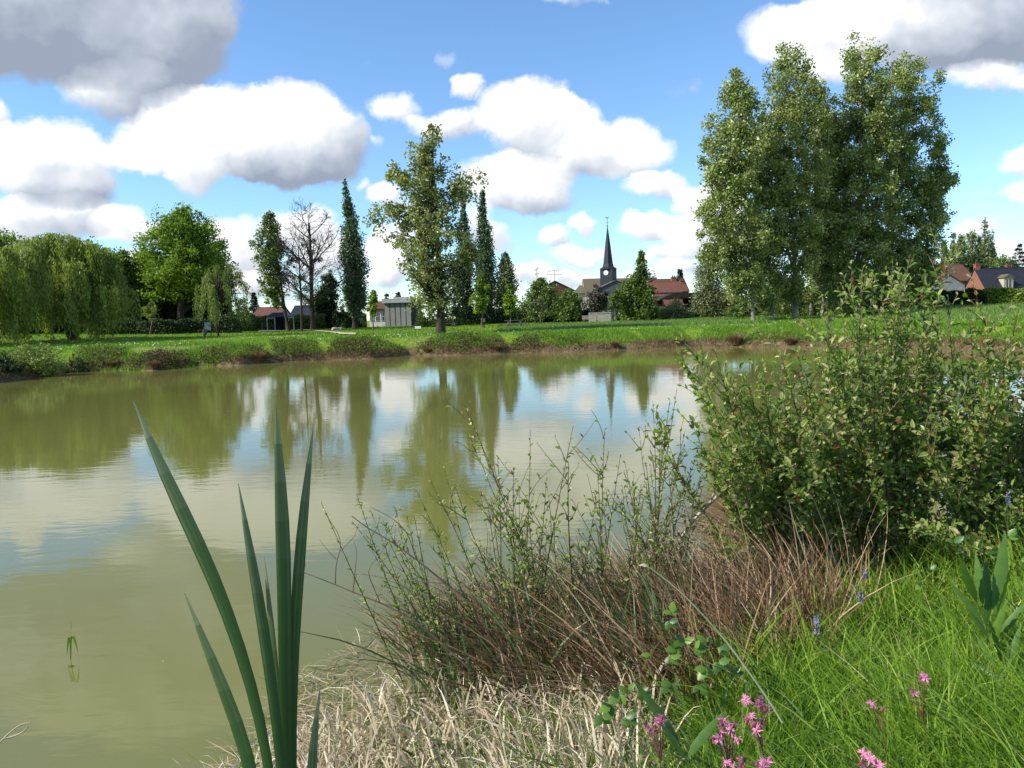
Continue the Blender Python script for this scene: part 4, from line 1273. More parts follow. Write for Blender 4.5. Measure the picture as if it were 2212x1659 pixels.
def chimney_part(root, x, y, z0, z1, w_, mat=BRICK):
    c = boxes('chimney', [(x, y, (z0 + z1) / 2, w_, w_ * .8, z1 - z0)], root, mat)
    boxes('chimney_cap', [(x, y, z1 + .05, w_ + .14, w_ * .8 + .14, .12)], c, mat)
    boxes('chimney_pot', [(x - w_ * .2, y, z1 + .25, .2, .2, .3)], c, TILE_R)
    boxes('chimney_pot', [(x + w_ * .22, y, z1 + .22, .2, .2, .24)], c, TILE_R)


# the church
def church():
    D = 190.0
    k = D / F
    c = at(1315, 640, D)
    zb = H(c.x, D)
    root = empty('church', (c.x, D, zb), 0, 'village church with slender slate spire, clock and brown tiled roofs behind the trees', 'church')
    zt = at(1315, 581, D).z - zb
    w2 = 1.55
    import bmesh
    tw = empty('tower', (0, 0, 0), math.radians(-28))
    tw.parent = root
    boxes('tower_wall', [(0, 0, zt / 2, w2 * 2, w2 * 2, zt)], tw, SLATE)
    zs = [zt - .1, zt + .05, zt + .5, zt + 1.3, at(1313, 530, D).z - zb, at(1313, 489, D).z - zb]
    rs = [w2 * 1.24, w2 * 1.24, w2 * .90, w2 * .74, w2 * .42, .06]
    V, Fq = [], []
    n = 8
    for i, (z, r_) in enumerate(zip(zs, rs)):
        for j in range(n):
            a = 2 * math.pi * (j + .5) / n
            e = 1.0
            if i < 2:      # square at the eave turning into an octagon
                e = 1 / max(abs(math.cos(a)), abs(math.sin(a)))
            V.append((r_ * math.cos(a) * e, r_ * math.sin(a) * e, z))
    for i in range(len(zs) - 1):
        for j in range(n):
            Fq.append((i * n + j, i * n + (j + 1) % n, (i + 1) * n + (j + 1) % n, (i + 1) * n + j))
    link('spire', mesh('spire', V, [np.array(Fq), np.array([list(range(n))[::-1]]), np.array([[(len(zs) - 1) * n + j for j in range(n)]])]), tw, SLATE)
    ztip = zs[-1]
    hi = at(1312, 470, D).z - zb
    parts = [tubes(np.array([[[0, 0, ztip - .1], [0, 0, (ztip + hi) / 2], [0, 0, hi - .15]]]), np.array([[.06, .05, .04]]), 6)]
    parts.append(tubes(np.array([[[-.35, 0, ztip + (hi - ztip) * .45], [0, 0, ztip + (hi - ztip) * .45], [.35, 0, ztip + (hi - ztip) * .45]]]), np.array([[.04, .04, .04]]), 5))
    parts.append(tubes(np.array([[[0, 0, ztip - .05], [0, 0, ztip + .1], [0, 0, ztip + .25]]]), np.array([[.05, .2, .05]]), 8))
    V2, F2 = join(parts)
    link('cross', mesh('cross', V2, F2), tw, IRON)
    cock = [(-.42, 0, hi - .1), (-.15, 0, hi - .22), (.1, 0, hi - .24), (.3, 0, hi), (.42, 0, hi + .05), (.28, 0, hi + .14), (.1, 0, hi - .02), (-.15, 0, hi), (-.4, 0, hi + .26)]
    V3 = np.array([(x, -.02, z) for x, _, z in cock] + [(x, .02, z) for x, _, z in cock])
    m = len(cock)
    link('weathercock', mesh('weathercock', V3, [np.array([list(range(m))]), np.array([list(range(m, 2 * m))[::-1]]), np.array([[i, i + m, (i + 1) % m + m, (i + 1) % m] for i in range(m)])]), tw, IRON)
    # clock on the face that looks to the pond
    zc = at(1319, 589.5, D).z - zb
    ck = empty('clock', (0, -w2 - .03, zc), 0)
    ck.parent = tw
    nn = 28
    Vd = [(0.60 * math.cos(2 * math.pi * i / nn), y, 0.60 * math.sin(2 * math.pi * i / nn)) for y in (-.06, .02) for i in range(nn)]
    link('clock_face', mesh('clock_face', Vd, [np.array([list(range(nn))[::-1]]), np.array([[i, (i + 1) % nn, nn + (i + 1) % nn, nn + i] for i in range(nn)])]), ck, WHITE)
    parts = []
    for h_ in range(12):
        a = h_ * math.pi / 6
        V4, F4 = box(0, 0, .48, .045, .02, .13)
        R = np.array([[math.cos(a), 0, math.sin(a)], [0, 1, 0], [-math.sin(a), 0, math.cos(a)]])
        parts.append((V4 @ R.T + [0, -.075, 0], F4))
    for a, ln, wd in ((math.radians(-50), .30, .07), (math.radians(150), .44, .05)):
        V4, F4 = box(0, 0, ln / 2, wd, .02, ln)
        R = np.array([[math.cos(a), 0, math.sin(a)], [0, 1, 0], [-math.sin(a), 0, math.cos(a)]])
        parts.append((V4 @ R.T + [0, -.09, 0], F4))
    Vh, Fh = join(parts)
    link('clock_marks', mesh('clock_marks', Vh, Fh), ck, DARKW)['kind'] = 'stuff'
    boxes('louvre', [(-.1, -w2 - .03, zt - .75 - i * .0, .9, .05, .12) for i in range(1)], tw, IRON)
    boxes('louvre', [(0, -w2 - .03, zt - 3.0, .7, .05, .12)], tw, IRON)

    def body(px0, px1, pyr, pye, dep, yoff, mat, nm, end='x'):
        a, b_ = at(px0, pye, D), at(px1, pye, D)
        ze, zr = a.z - zb, at((px0 + px1) / 2, pyr, D).z - zb
        x0, x1 = a.x - c.x, b_.x - c.x
        prism_obj(nm + '_wall', [(yoff - dep / 2, -.2), (yoff + dep / 2, -.2), (yoff + dep / 2, ze), (yoff, zr - .1), (yoff - dep / 2, ze)], x0, x1, 'x', root, STONE)
        prism_obj(nm + '_roof', [(yoff - dep / 2 - .3, ze - .3), (yoff, zr), (yoff + dep / 2 + .3, ze - .3), (yoff + dep / 2 + .3, ze - .1), (yoff, zr + .2), (yoff - dep / 2 - .3, ze - .1)], x0 - .1, x1 + .1, 'x', root, mat)
    body(1263, 1304, 602, 634, 8.0, 3.5, TILE_L, 'choir')
    body(1303, 1327, 597.5, 634, 9.0, 3.6, TILE, 'nave')
    body(1326, 1425, 600, 634, 8.0, 4.2, TILE_L, 'aisle')
    # lower apse with sloping end
    a, b_ = at(1241, 634, D), at(1263, 634, D)
    zr = at(1255, 615, D).z - zb
    ze = a.z - zb
    x0, x1 = a.x - c.x, b_.x - c.x - .12
    V = np.array([(x0 - .2, .2, ze), (x1, -.2, ze), (x1, 3.5, zr), (x0 + 1.6, 3.5, zr), (x0 - .2, 7, ze), (x1, 7, ze)])
    link('apse_roof', mesh('apse_roof', V, [np.array([[0, 1, 2, 3], [5, 4, 3, 2]]), np.array([[0, 3, 4]])]), root, TILE_L)
    boxes('apse_wall', [((x0 + x1) / 2, 3.6, ze / 2, x1 - x0 - .1, 6.4, ze)], root, STONE)


church()

# gable of dark red brick, with aerials
r, hx, hy, ze, zr = gable('brick_house', 'dark red brick gable end with a white verge left of the church, aerial above it', 'house', 1160, 1238, 128, 608, 628, 9, BRICK_D, TILE, ridge='y')
sl = (zr - ze) / hx
for s in (-1, 1):
    V = np.array([(s * (hx + .3), -hy - .17, ze - .3 * sl - .02), (0, -hy - .17, zr - .02), (0, -hy - .17, zr + .16), (s * (hx + .3), -hy - .17, ze - .3 * sl + .16),
                  (s * (hx + .3), -hy - .14, ze - .3 * sl - .02), (0, -hy - .14, zr - .02), (0, -hy - .14, zr + .16), (s * (hx + .3), -hy - .14, ze - .3 * sl + .16)])
    link('verge_board', mesh('verge_board', V, box(0, 0, 0, 1, 1, 1)[1]), r, DARKW)
boxes('flue', [(1.1, -hy - .2, ze - .1, .18, .16, 1.3)], r, TILE_R)


def aerial(label, px, D, py0, py1, bars):
    p0, p1 = at(px, py0, D), at(px, py1, D)
    root = empty('tv_aerial', (p0.x, D, p0.z), 0, label, 'aerial')
    h_ = p1.z - p0.z
    Vm, Fm = tubes(np.array([[[0, 0, -1.2], [0, 0, h_ / 2], [0, 0, h_]]]), np.full((1, 3), .035), 5)
    link('mast', mesh('mast', Vm, Fm), root, IRON)
    for (z, L, tilt) in bars:
        q = [tubes(np.array([[[-L, 0, h_ * z - tilt], [0, 0, h_ * z], [L, 0, h_ * z + tilt]]]), np.full((1, 3), .03), 4)]
        for i in np.linspace(-L, L, 7):
            q.append(tubes(np.array([[[i, -.3, h_ * z + tilt * i / L - .15], [i, 0, h_ * z + tilt * i / L], [i, .3, h_ * z + tilt * i / L + .15]]]), np.full((1, 3), .018), 4))
        Vb, Fb = join(q)
        link('boom', mesh('boom', Vb, Fb), root, IRON)


aerial('double television aerial on a mast above the dark brick gable', 1198, 130, 608, 584, [(.98, 1.0, .08), (.62, 1.2, 0.0)])
aerial('single slim aerial rising over the rounded grey green tree', 1160, 130, 606, 580, [(.95, .25, .25), (.55, .3, .05)])

r, hx, hy, ze, zr = gable('outbuilding', 'house with a plain grey slate roof and gable in front of the church tower', 'house', 1290, 1372, 140, 606, 624, 8, SLATE_G, SLATE_G, ridge='y', over=.2)
# long red roofed house with its chimneys
r, hx, hy, ze, zr = gable('long_house', 'long low house with brown tiled roof and orange brick chimneys right of the bushy tree', 'house', 1410, 1488, 135, 604.5, 630, 8, BRICK, TILE, ridge='x')
chimney_part(r, hx - 1.9, -.6, zr - 1.0, zr + .35, .85)
chimney_part(r, hx - .6, -1.6, zr - 1.6, zr - .35, .8)
r, hx, hy, ze, zr = gable('red_roofed_annexe', 'dark red tiled annexe roof in front of the long house', 'house', 1388, 1472, 126, 611, 632, 7, BRICK, TILE_R, ridge='x')
prism_obj('lean_to_roof', [(-hy - 1.6, ze - .75), (-hy - .3, ze - .36), (-hy - .3, ze - .24), (-hy - 1.6, ze - .62)], -hx, hx, 'x', r, TILE_R)

# black open barn
a, c = at(1428, 640, 112), at(1540, 640, 112)
zb = H((a.x + c.x) / 2, 112) - .2
root = empty('open_barn', ((a.x + c.x) / 2, 114, zb), 0, 'long low black open barn with a thick dark roof edge behind the round bush', 'barn')
hw = (c.x - a.x) / 2
zt = at(1480, 632, 112).z - zb
boxes('roof', [(.8, 0, zt - .35, 2 * hw - 1.6, 4.4, .62)], root, DARKW)
V = np.array([(-hw - .2, -2.2, zt - 1.0), (-hw + 1.6, -2.2, zt - .66), (-hw + 1.6, 2.2, zt - .66), (-hw - .2, 2.2, zt - 1.0), (-hw - .2, -2.2, zt - .8), (-hw + 1.6, -2.2, zt - .05), (-hw + 1.6, 2.2, zt - .05), (-hw - .2, 2.2, zt - .8)])
link('roof_end', mesh('roof_end', V, box(0, 0, 0, 1, 1, 1)[1]), root, DARKW)
boxes('back_wall', [(0, 2.0, (zt - .7) / 2, 2 * hw, .15, zt - .7)], root, DARKW)
for x in np.linspace(-hw + .3, hw - .3, 6):
    boxes('post', [(x, -2.0, (zt - .7) / 2, .18, .18, zt - .7)], root, DARKW)
prism_obj('low_red_roof', [(-4.2, zt - 1.95), (-2.25, zt - 1.05), (-2.25, zt - .93), (-4.2, zt - 1.80)], -hw + .2, -hw + 2.9, 'x', root, TILE_R)
boxes('post', [(-hw + .3, -4.1, (zt - 1.9) / 2, .12, .12, zt - 1.9), ], root, DARKW)
r, hx, hy, ze, zr = gable('brick_shed', 'small brick shed with a tiled roof between the barn and the poplar trunks', 'shed', 1548, 1592, 116, 637, 650, 4, BRICK_D, TILE_R, ridge='x')

# slate hangar
a, c = at(831, 688, 112), at(888, 688, 112)
zb = H((a.x + c.x) / 2, 112) - .2
root = empty('hangar', (a.x, 112, zb), math.radians(-8), 'grey panelled hangar with a pale flat roof edge behind the open poplar', 'building')
wv = 3.95
zt = at(840, 655, 112).z - zb
npan = 5
pw = wv / npan
boxes('wall', [(wv / 2, 3.0, zt / 2, wv, 5.6, zt)], root, DARKW)
for i in range(npan):
    boxes('wall_panel', [(i * pw + pw / 2, .13, zt / 2 + .05, pw - .12, .12, zt - .15)], root, PANEL)
boxes('roof', [(wv / 2, 2.9, zt + .33, wv + .5, 6.4, .62)], root, FASCIA)
boxes('roof_ridge', [(wv / 2 + .8, 2.9, zt + .74, wv - 1.0, 5.0, .2)], root, FASCIA)
# white house
r, hx, hy, ze, zr = gable('white_house', 'white rendered house with a low brown roof joined to the left of the hangar', 'house', 797, 831, 116, 654, 668, 7, WHITE, TILE, ridge='x')
for i, x in enumerate(np.linspace(-hx + .35, hx - .35, 3)):
    window_part(r, x, -hy, 1.5 + .3, .38, 1.1, frame=WHITE)
# red roofed house far left and dark house behind the leafless tree
gable('red_roofed_house', 'low house with a faded red roof at the left end of the meadow', 'house', 545, 604, 128, 666, 683, 7, GREYW, TILE_R, ridge='x')
gable('dark_roofed_house', 'long dark roofed house behind the trunk of the leafless tree', 'house', 626, 700, 124, 662, 682, 7, BRICK_D, SLATE, ridge='x')
# open shelter
a, c = at(575, 699, 104), at(611, 699, 104)
zb = H((a.x + c.x) / 2, 104)
root = empty('open_shelter', ((a.x + c.x) / 2, 105.2, zb), math.radians(8), 'small dark open shelter with a hipped roof and pale corner posts', 'shelter')
hw = (c.x - a.x) / 2
ze = at(590, 685, 104).z - zb
zr = at(590, 675, 104).z - zb
V = np.array([(-hw - .2, -1.4, ze), (hw + .2, -1.4, ze), (hw + .2, 1.4, ze), (-hw - .2, 1.4, ze), (-hw * .5, 0, zr), (hw * .75, 0, zr)])
link('roof', mesh('roof', V, [np.array([[0, 1, 5, 4], [2, 3, 4, 5], [3, 2, 1, 0]]), np.array([[1, 2, 5], [3, 0, 4]])]), root, SLATE)
boxes('back_wall', [(.2, 1.2, ze / 2, 2 * hw - .5, .08, ze), (hw - .05, 0, ze / 2, .08, 2.3, ze)], root, DARKW)
for x in (-hw, -hw * .1):
    boxes('post', [(x, -1.2, ze / 2, .13, .13, ze)], root, TIMBER)
boxes('beam', [(-hw * .55, -1.28, ze - .12, hw * .95, .1, .14)], root, TIMBER)


def frame_goal(label, px0, px1, D, py_t, py_b):
    a, c = at(px0, py_b, D), at(px1, py_b, D)
    zb = H((a.x + c.x) / 2, D)
    h_ = max(at(px0, py_t, D).z - zb, .8)
    root = empty('wooden_barrier', ((a.x + c.x) / 2, D, zb), math.radians(12), label, 'gate')
    w2 = (c.x - a.x) / 2
    boxes('post', [(-w2, 0, h_ / 2, .12, .12, h_)], root, TIMBER)
    boxes('post', [(w2, 0, h_ / 2, .12, .12, h_)], root, TIMBER)
    boxes('rail', [(0, 0, h_ - .12, 2 * w2 + .1, .08, .16)], root, TIMBER)
    Vb, Fb = tubes(np.array([[[-w2, .05, .25], [-w2 * .4, .05, h_ * .6], [-w2 * .1, .05, h_ - .15]]]), np.full((1, 3), .05), 5)
    link('brace', mesh('brace', Vb, Fb), root, TIMBER)


frame_goal('pale wooden barrier frame at the end of the gravel yard', 618, 634, 101, 684, 697)
p = base_at(567, 104)
root = empty('wooden_post', p, 0, 'single wooden post left of the open shelter', 'post')
boxes('shaft', [(0, 0, .55, .14, .14, 1.25)], root, OLDWOOD)
boxes('cap', [(0, 0, 1.2, .17, .17, .05)], root, OLDWOOD)

# right side: brick house with slate roof
r, hx, hy, ze, zr = gable('brick_house', 'red brick house with dark slate roof, dormer and two chimneys at the right edge', 'house', 2128, 2290, 122, 579, 620, 5.5, BRICK, SLATE, ridge='x', over=.12)
chimney_part(r, -hx + .35, .1, zr - .9, zr + .75, .75)
chimney_part(r, -hx + 5.4, .2, zr - .5, zr + .45, .7)
x = at(2176, 612, 122).x - r.location.x
zc = at(2176, 612, 122).z - r.location.z
d = boxes('dormer', [(x, -hy + .35, zc + .02, 1.5, 1.3, 1.75)], r, STONE)
boxes('pane', [(x, -hy - .32, zc - .1, .62, .04, 1.25)], d, GLASS)
boxes('frame', [(x, -hy - .35, zc - .1, .05, .03, 1.25)], d, WHITE)
prism_obj('dormer_roof', [(x - .95, zc + .86), (x + .95, zc + .86), (x, zc + 1.45)], -hy - .45, -hy + 1.6, 'y', d, TILE_L)
boxes('cornice', [(0, -hy - .05, ze - .3, hx * 2, .12, .12)], r, STONE)
r, hx, hy, ze, zr = gable('white_gable_house', 'house with a pale gable end seen past the tall shrub stems, dark hedge below', 'house', 2006, 2084, 118, 591, 616, 9, GREYW, TILE, ridge='y')
gable('brown_roofed_barn', 'large dark brown tiled roof rising behind the pale gable', 'barn', 2030, 2108, 138, 573, 606, 9, BRICK_D, TILE, ridge='x')
gable('metal_roofed_shed', 'low shed with a grey ribbed roof half hidden under the poplar clump', 'shed', 1952, 2016, 108, 596, 632, 6, DARKW, SLATE_G, ridge='x')

# stone walls behind the bench
a, c = at(1272, 682, 101), at(1320, 682, 101)
zb = H((a.x + c.x) / 2, 101)
root = empty('stone_wall', ((a.x + c.x) / 2, 101, zb), 0, 'low pale stone wall behind the bench', 'wall')
h_ = max(at(1296, 676, 101).z - zb, .5)
nst = 16
for i in range(nst):
    x = ((i + .5) / nst - .5) * (c.x - a.x)
    boxes('coping_stone', [(x, 0, h_, (c.x - a.x) / nst - .02, .36, .14)], root, STONE)
boxes('wall_body', [(0, 0, (h_ - .1) / 2, c.x - a.x, .28, h_ - .06)], root, STONE)
a, c = at(1278, 682, 106), at(1326, 682, 106)
zb = H((a.x + c.x) / 2, 106)
root = empty('garden_shed', ((a.x + c.x) / 2, 107, zb), 0, 'plain grey garden building under the purple grey tree, behind the stone wall', 'shed')
h_ = at(1300, 661, 106).z - zb
boxes('wall', [(0, 0, h_ / 2, c.x - a.x, 2.0, h_)], root, GREYW)
boxes('roof', [(0, 0, h_ + .06, c.x - a.x + .3, 2.4, .12)], root, SLATE)

# ------------------------------------------------------------------ furniture on the meadow


def picnic_table(label, px, D, s=1.0, rz=0.0):
    p = base_at(px, D)
    root = empty('picnic_table', p, rz, label, 'picnic table', 'picnic tables on the far meadow')
    for i in range(5):
        boxes('table_plank', [(0, (i - 2) * .15 * s, .76 * s, 1.9 * s, .14 * s, .05)], root, OLDWOOD)
    for y in (-.72, .72):
        for k_ in (-.075, .075):
            boxes('seat_plank', [(0, (y + k_) * s, .45 * s, 1.9 * s, .14 * s, .05)], root, OLDWOOD)
    for x in (-.65, .65):
        for sg in (-1, 1):
            Vb, Fb = tubes(np.array([[[x * s, sg * .72 * s, 0], [x * s, sg * .5 * s, .38 * s], [x * s, sg * .26 * s, .73 * s]]]), np.full((1, 3), .055), 4)
            link('leg', mesh('leg', Vb, Fb), root, OLDWOOD)
        boxes('cross_beam', [(x * s + .06, 0, .40 * s, .05, 1.7 * s, .1)], root, OLDWOOD)
    return root


picnic_table('dark wooden picnic table standing clear on the meadow below the saplings', 1111, 85, 1.05, .1)
picnic_table('small dark picnic table right of the open poplar trunk', 969, 98, 1.0, .3)


def bench(label, px, D, rz=0.0, w_=2.0):
    p = base_at(px, D)
    root = empty('bench', p, rz, label, 'bench')
    for i in range(3):
        boxes('seat_plank', [(0, -.16 + i * .14, .44, w_, .12, .05)], root, TIMBER)
    for i in range(3):
        boxes('back_plank', [(0, .24 + .03 * i, .60 + i * .15, w_, .05, .12)], root, TIMBER)
    for x in (-w_ * .38, w_ * .38):
        boxes('leg', [(x, -.1, .21, .09, .09, .42)], root, OLDWOOD)
        boxes('leg', [(x, .30, .45, .09, .07, .9)], root, OLDWOOD)
        boxes('seat_support', [(x, .08, .39, .07, .46, .07)], root, OLDWOOD)


bench('pale plank bench with a slatted back facing the pond on the far meadow', 1276, 97, .03, 2.1)
# post with bin
p = base_at(1046, 88)
root = empty('litter_post', p, 0, 'short post with a pale box on top beside the thin sapling trunk', 'post')
boxes('post', [(0, 0, .35, .14, .14, .75)], root, DARKW)
boxes('box', [(0, 0, .88, .26, .24, .42)], root, OLDWOOD)
boxes('lid', [(0, 0, 1.11, .32, .3, .05)], root, IRON)
# information board and lectern on the left
p = base_at(450, 83)
root = empty('information_board', p, math.radians(12), 'grey blue information board under the light green drooping tree', 'sign')
boxes('panel', [(0, 0, 1.05, .62, .04, .85)], root, mat_noise('board_face', (0.22, 0.26, 0.30), (0.32, 0.36, 0.40), 6, .5))
boxes('post', [(-.28, .04, .6, .06, .06, 1.3)], root, IRON)
boxes('post', [(.28, .04, .6, .06, .06, 1.3)], root, IRON)
p = base_at(443, 74)
root = empty('litter_bin', p, math.radians(-10), 'dark litter bin on a leaning post in the sun near the information board', 'bin')
Vb, Fb = tubes(np.array([[[-.12, 0, 0], [-.06, 0, .3], [0, 0, .62]]]), np.full((1, 3), .05), 6)
link('post', mesh('post', Vb, Fb), root, DARKW)
Vb, Fb = tubes(np.array([[[.02, 0, .42], [.02, 0, .6], [.02, 0, .92]]]), np.array([[.16, .19, .21]]), 10)
link('bucket', mesh('bucket', Vb, Fb), root, IRON)
boxes('lid', [(.02, 0, .96, .46, .4, .05)], root, DARKW)
# pale board by the open poplar
p = base_at(903, 86)
root = empty('low_board', p, 0, 'small white board low in the grass left of the open poplar', 'sign')
boxes('panel', [(0, 0, .34, .66, .05, .28)], root, WHITE)
boxes('leg', [(-.25, .02, .12, .05, .05, .3)], root, IRON)
boxes('leg', [(.25, .02, .12, .05, .05, .3)], root, IRON)
# heap of pale stones
p = base_at(732, 100)
root = empty('stone_heap', p, 0, 'heap of pale rounded stones in the shade left of the lone Lombardy poplar', 'stones')
import bmesh
for i in range(16):
    bm = bmesh.new()
    bmesh.ops.create_icosphere(bm, subdivisions=2, radius=1)
    for v in bm.verts:
        v.co *= 1 + .15 * math.sin(v.co.x * 5 + i) * math.cos(v.co.y * 4 + i * 2)
    me = bpy.data.meshes.new('stone')
    bm.to_mesh(me)
    bm.free()
    o = link('stone', me, root, STONE)
    s_ = random.uniform(.14, .24)
    o.scale = (s_ * 1.3, s_, s_ * .8)
    o.location = (random.uniform(-.75, .75), random.uniform(-.3, .3), random.uniform(.05, .28))
    o.rotation_euler = (0, 0, random.uniform(0, 3))

# sandy path and gravel yard, laid a little over the grass


def patch(name, label, up_, lo_, mat, lift=.03):
    """thin sheet draped over the meadow; up_/lo_ = (column, depth) along its far and near edge"""
    U = [base_at(px, D) for px, D in up_]
    Lw = [base_at(px, D) for px, D in lo_]
    V, Fq = [], []
    m = 8
    for i in range(len(U) - 1):
        for k_ in range(6):
            f = k_ / 5
            a_, b_ = U[i].lerp(U[i + 1], f), Lw[i].lerp(Lw[i + 1], f)
            for j in range(m + 1):
                q = a_.lerp(b_, j / m)
                V.append((q.x, q.y, H(q.x, q.y) + lift))
    rows = len(V) // (m + 1)
    for i in range(rows - 1):
        for j in range(m):
            Fq.append((i * (m + 1) + j, (i + 1) * (m + 1) + j, (i + 1) * (m + 1) + j + 1, i * (m + 1) + j + 1))
    tag(link(name, mesh(name, V, np.array(Fq)), None, mat), label, kind='structure')


SAND = mat_noise('path_sand', (0.34, 0.27, 0.17), (0.52, 0.43, 0.29), 2.5, .95, bump=.3)
GRAVEL = mat_noise('yard_gravel', (0.13, 0.13, 0.11), (0.24, 0.23, 0.20), 3, .95, bump=.3)
patch('path', 'sandy footpath crossing the meadow', [(640, 108), (662, 103), (686, 97), (715, 89), (744, 82), (769, 79)], [(642, 105), (664, 100), (686, 93), (712, 85), (740, 75), (768, 71)], SAND, .14)
patch('yard', 'gravel yard before the shelter', [(556, 110), (590, 112), (630, 111), (672, 107)], [(560, 98), (600, 98), (640, 100), (668, 102)], GRAVEL, .12)

# ------------------------------------------------------------------ far bank: grass, brambles, tussocks


def shore_pts(n, dmin, dmax, px0=-150, px1=2350):
    """points on the far bank a given distance inland of the water's edge"""
    A_ = np.array([[p.x, p.y] for p in far_w])
    seg = np.hypot(*np.diff(A_, axis=0).T)
    cum = np.concatenate([[0], np.cumsum(seg)])
    a = onz(px0, 800, 0)
    s = rng.random(n) * cum[-1]
    x = np.interp(s, cum, A_[:, 0])
    y = np.interp(s, cum, A_[:, 1])
    i = np.clip(np.searchsorted(cum, s) - 1, 0, len(seg) - 1)
    t = np.diff(A_, axis=0)[i] / seg[i][:, None]
    nrm = np.stack([-t[:, 1], t[:, 0]], 1)
    d = dmin + (dmax - dmin) * rng.random(n)
    return np.stack([x, y], 1) + nrm * d[:, None], s


GRASS_G = mat_leaf('meadow_grass_blades', [(0.0, (0.050, 0.120, 0.014)), (0.5, (0.105, 0.235, 0.024)), (1.0, (0.20, 0.31, 0.055))], .6, .35, .25)
GRASS_B = mat_leaf('tall_blue_green_grass', [(0.0, (0.060, 0.130, 0.032)), (0.5, (0.115, 0.215, 0.060)), (1.0, (0.20, 0.29, 0.12))], .6, .3, .25)
DRYG = mat_leaf('dry_grass', [(0.0, (0.10, 0.060, 0.028)), (0.5, (0.22, 0.145, 0.075)), (1.0, (0.38, 0.28, 0.16))], .8, .2, .15, (1.1, 1.0, .8))


def blades(x, y, h, wd, lean=.25, zoff=-.02):
    n = len(x)
    z = hz(x, y) + zoff
    base = np.stack([x, y, z], 1)
    a = rng.random(n) * 2 * np.pi
    top = base + np.stack([np.cos(a) * lean * h, np.sin(a) * lean * h, h], 1)
    sd = np.stack([np.sin(a * 3.1), np.cos(a * 3.1) * .4, np.zeros(n)], 1)
    sd = unit(sd)
    V = np.stack([base - sd * wd[:, None] * .5, base + sd * wd[:, None] * .5, top], 1).reshape(-1, 3)
    return V, np.arange(n * 3).reshape(n, 3)


# meadow blades, denser near the water
n = 150000
A_ = rng.uniform(-.78, .86, n)
Dd = 38 + (rng.random(n) ** 1.35) * 75
X = A_ * Dd
Y = Dd
sd = pond_sd(X, Y)
on_path = np.zeros(n, bool)
ok = (sd > .5)
X, Y = X[ok], Y[ok]
n = len(X)
patchy = .5 + .5 * wav(X * .35, Y * .35, 3.0)
h = rng.uniform(.05, .17, n) * (1 + .6 * patchy)
V, Fq = blades(X, Y, h, rng.uniform(.03, .07, n) * (Y / 60))
t = np.clip(.45 + .28 * wav(X * .2, Y * .2, 9.) + rng.normal(size=n) * .16, 0, 1)
tag(link('meadow_grass', mesh('meadow_grass', V, Fq, t), None, GRASS_G), 'short bright green meadow grass beyond the pond', kind='stuff')
m = 900
A2 = rng.uniform(-.6, .7, m)
Y3 = rng.uniform(50, 80, m)
X3 = A2 * Y3
k = (pond_sd(X3, Y3) > 2) & (wav(X3 * .3, Y3 * .3, 7.) > 0)
X3, Y3 = X3[k], Y3[k]
C = np.stack([X3, Y3, hz(X3, Y3) + .12], 1)
V, Fq = leaves(C, np.tile([1., 0, 0], (len(C), 1)), np.tile([0, -.8, .6], (len(C), 1)), np.full(len(C), .07), np.full(len(C), .06))
tag(link('meadow_daisies', mesh('meadow_daisies', V, Fq, np.full(len(Fq), 1.)), None, mat_leaf('daisy_white', [(0., (.7, .7, .65)), (1., (.8, .8, .74))], .7, .2, .2, (1, 1, 1))), 'tiny white daisies sprinkled over the far meadow', kind='stuff')
# taller bluish grass left standing
n = 42000
px = rng.uniform(0, 1, n)
Dq = rng.uniform(74, 94, n)
az = np.interp(px, [0, 1], [(1080 - CX) / F, (1700 - CX) / F])
X, Y = az * Dq, Dq
k = (wav(X * .12, Y * .2, 1.0) > -.35 + .5 * (np.abs(px - .5) * 2) ** 2)
X, Y = X[k], Y[k]
X2 = rng.uniform(.50, .80, 16000); Y2 = rng.uniform(62, 100, 16000); X2 = X2 * Y2
X, Y = np.concatenate([X, X2]), np.concatenate([Y, Y2])
n = len(X)
V, Fq = blades(X, Y, rng.uniform(.16, .42, n), rng.uniform(.05, .1, n))
tag(link('tall_grass', mesh('tall_grass', V, Fq, np.clip(rng.normal(size=n) * .2 + .5, 0, 1)), None, GRASS_B), 'taller bluish green uncut grass in the middle of the meadow', kind='stuff')
# bank vegetation: leafy cover and dry fringe
P, s = shore_pts(52000, .25, 4.2)
d = pond_sd(P[:, 0], P[:, 1])
ns = wav(P[:, 0] * .45, P[:, 1] * .3, 4.) + .35 * wav(P[:, 0] * 1.7, P[:, 1] * 1.7, 2.)
left = smooth((8 - P[:, 0]) / 14)
keep = (d > .1) & (ns * .8 + left * .85 - d * .14 + rng.normal(size=len(d)) * .2 > .22) & (np.abs(P[:, 0]) < 60)
P, d, ns2 = P[keep], d[keep], ns[keep]
n = len(P)
hh = (.16 + .34 * np.clip(ns2 + .4, 0, 1.2)) * rng.random(n) ** .6 * (0.6 + .4 * left[keep])
C = np.stack([P[:, 0], P[:, 1], hz(P[:, 0], P[:, 1]) + hh], 1)
V, Fq = leaves(C, rng.normal(size=(n, 3)), rng.normal(size=(n, 3)) * .7 + [0, -.3, .9], rng.uniform(.08, .17, n), rng.uniform(.06, .12, n))
pt = np.clip(.5 + .25 * wav(P[:, 0] * .9, P[:, 1] * .9, 7.) + rng.normal(size=n) * .15, 0, 1)
LMU = mat_leaf('undergrowth_leaf', [(0.0, (0.035, 0.060, 0.014)), (0.5, (0.075, 0.120, 0.026)), (1.0, (0.12, 0.165, 0.05))], .7, .25, .12)
tag(link('bank_undergrowth', mesh('bank_undergrowth', V, Fq, pt), None, LMU), 'low leafy undergrowth and brambles along the far bank', kind='stuff')
P, s = shore_pts(30000, .1, 2.4)
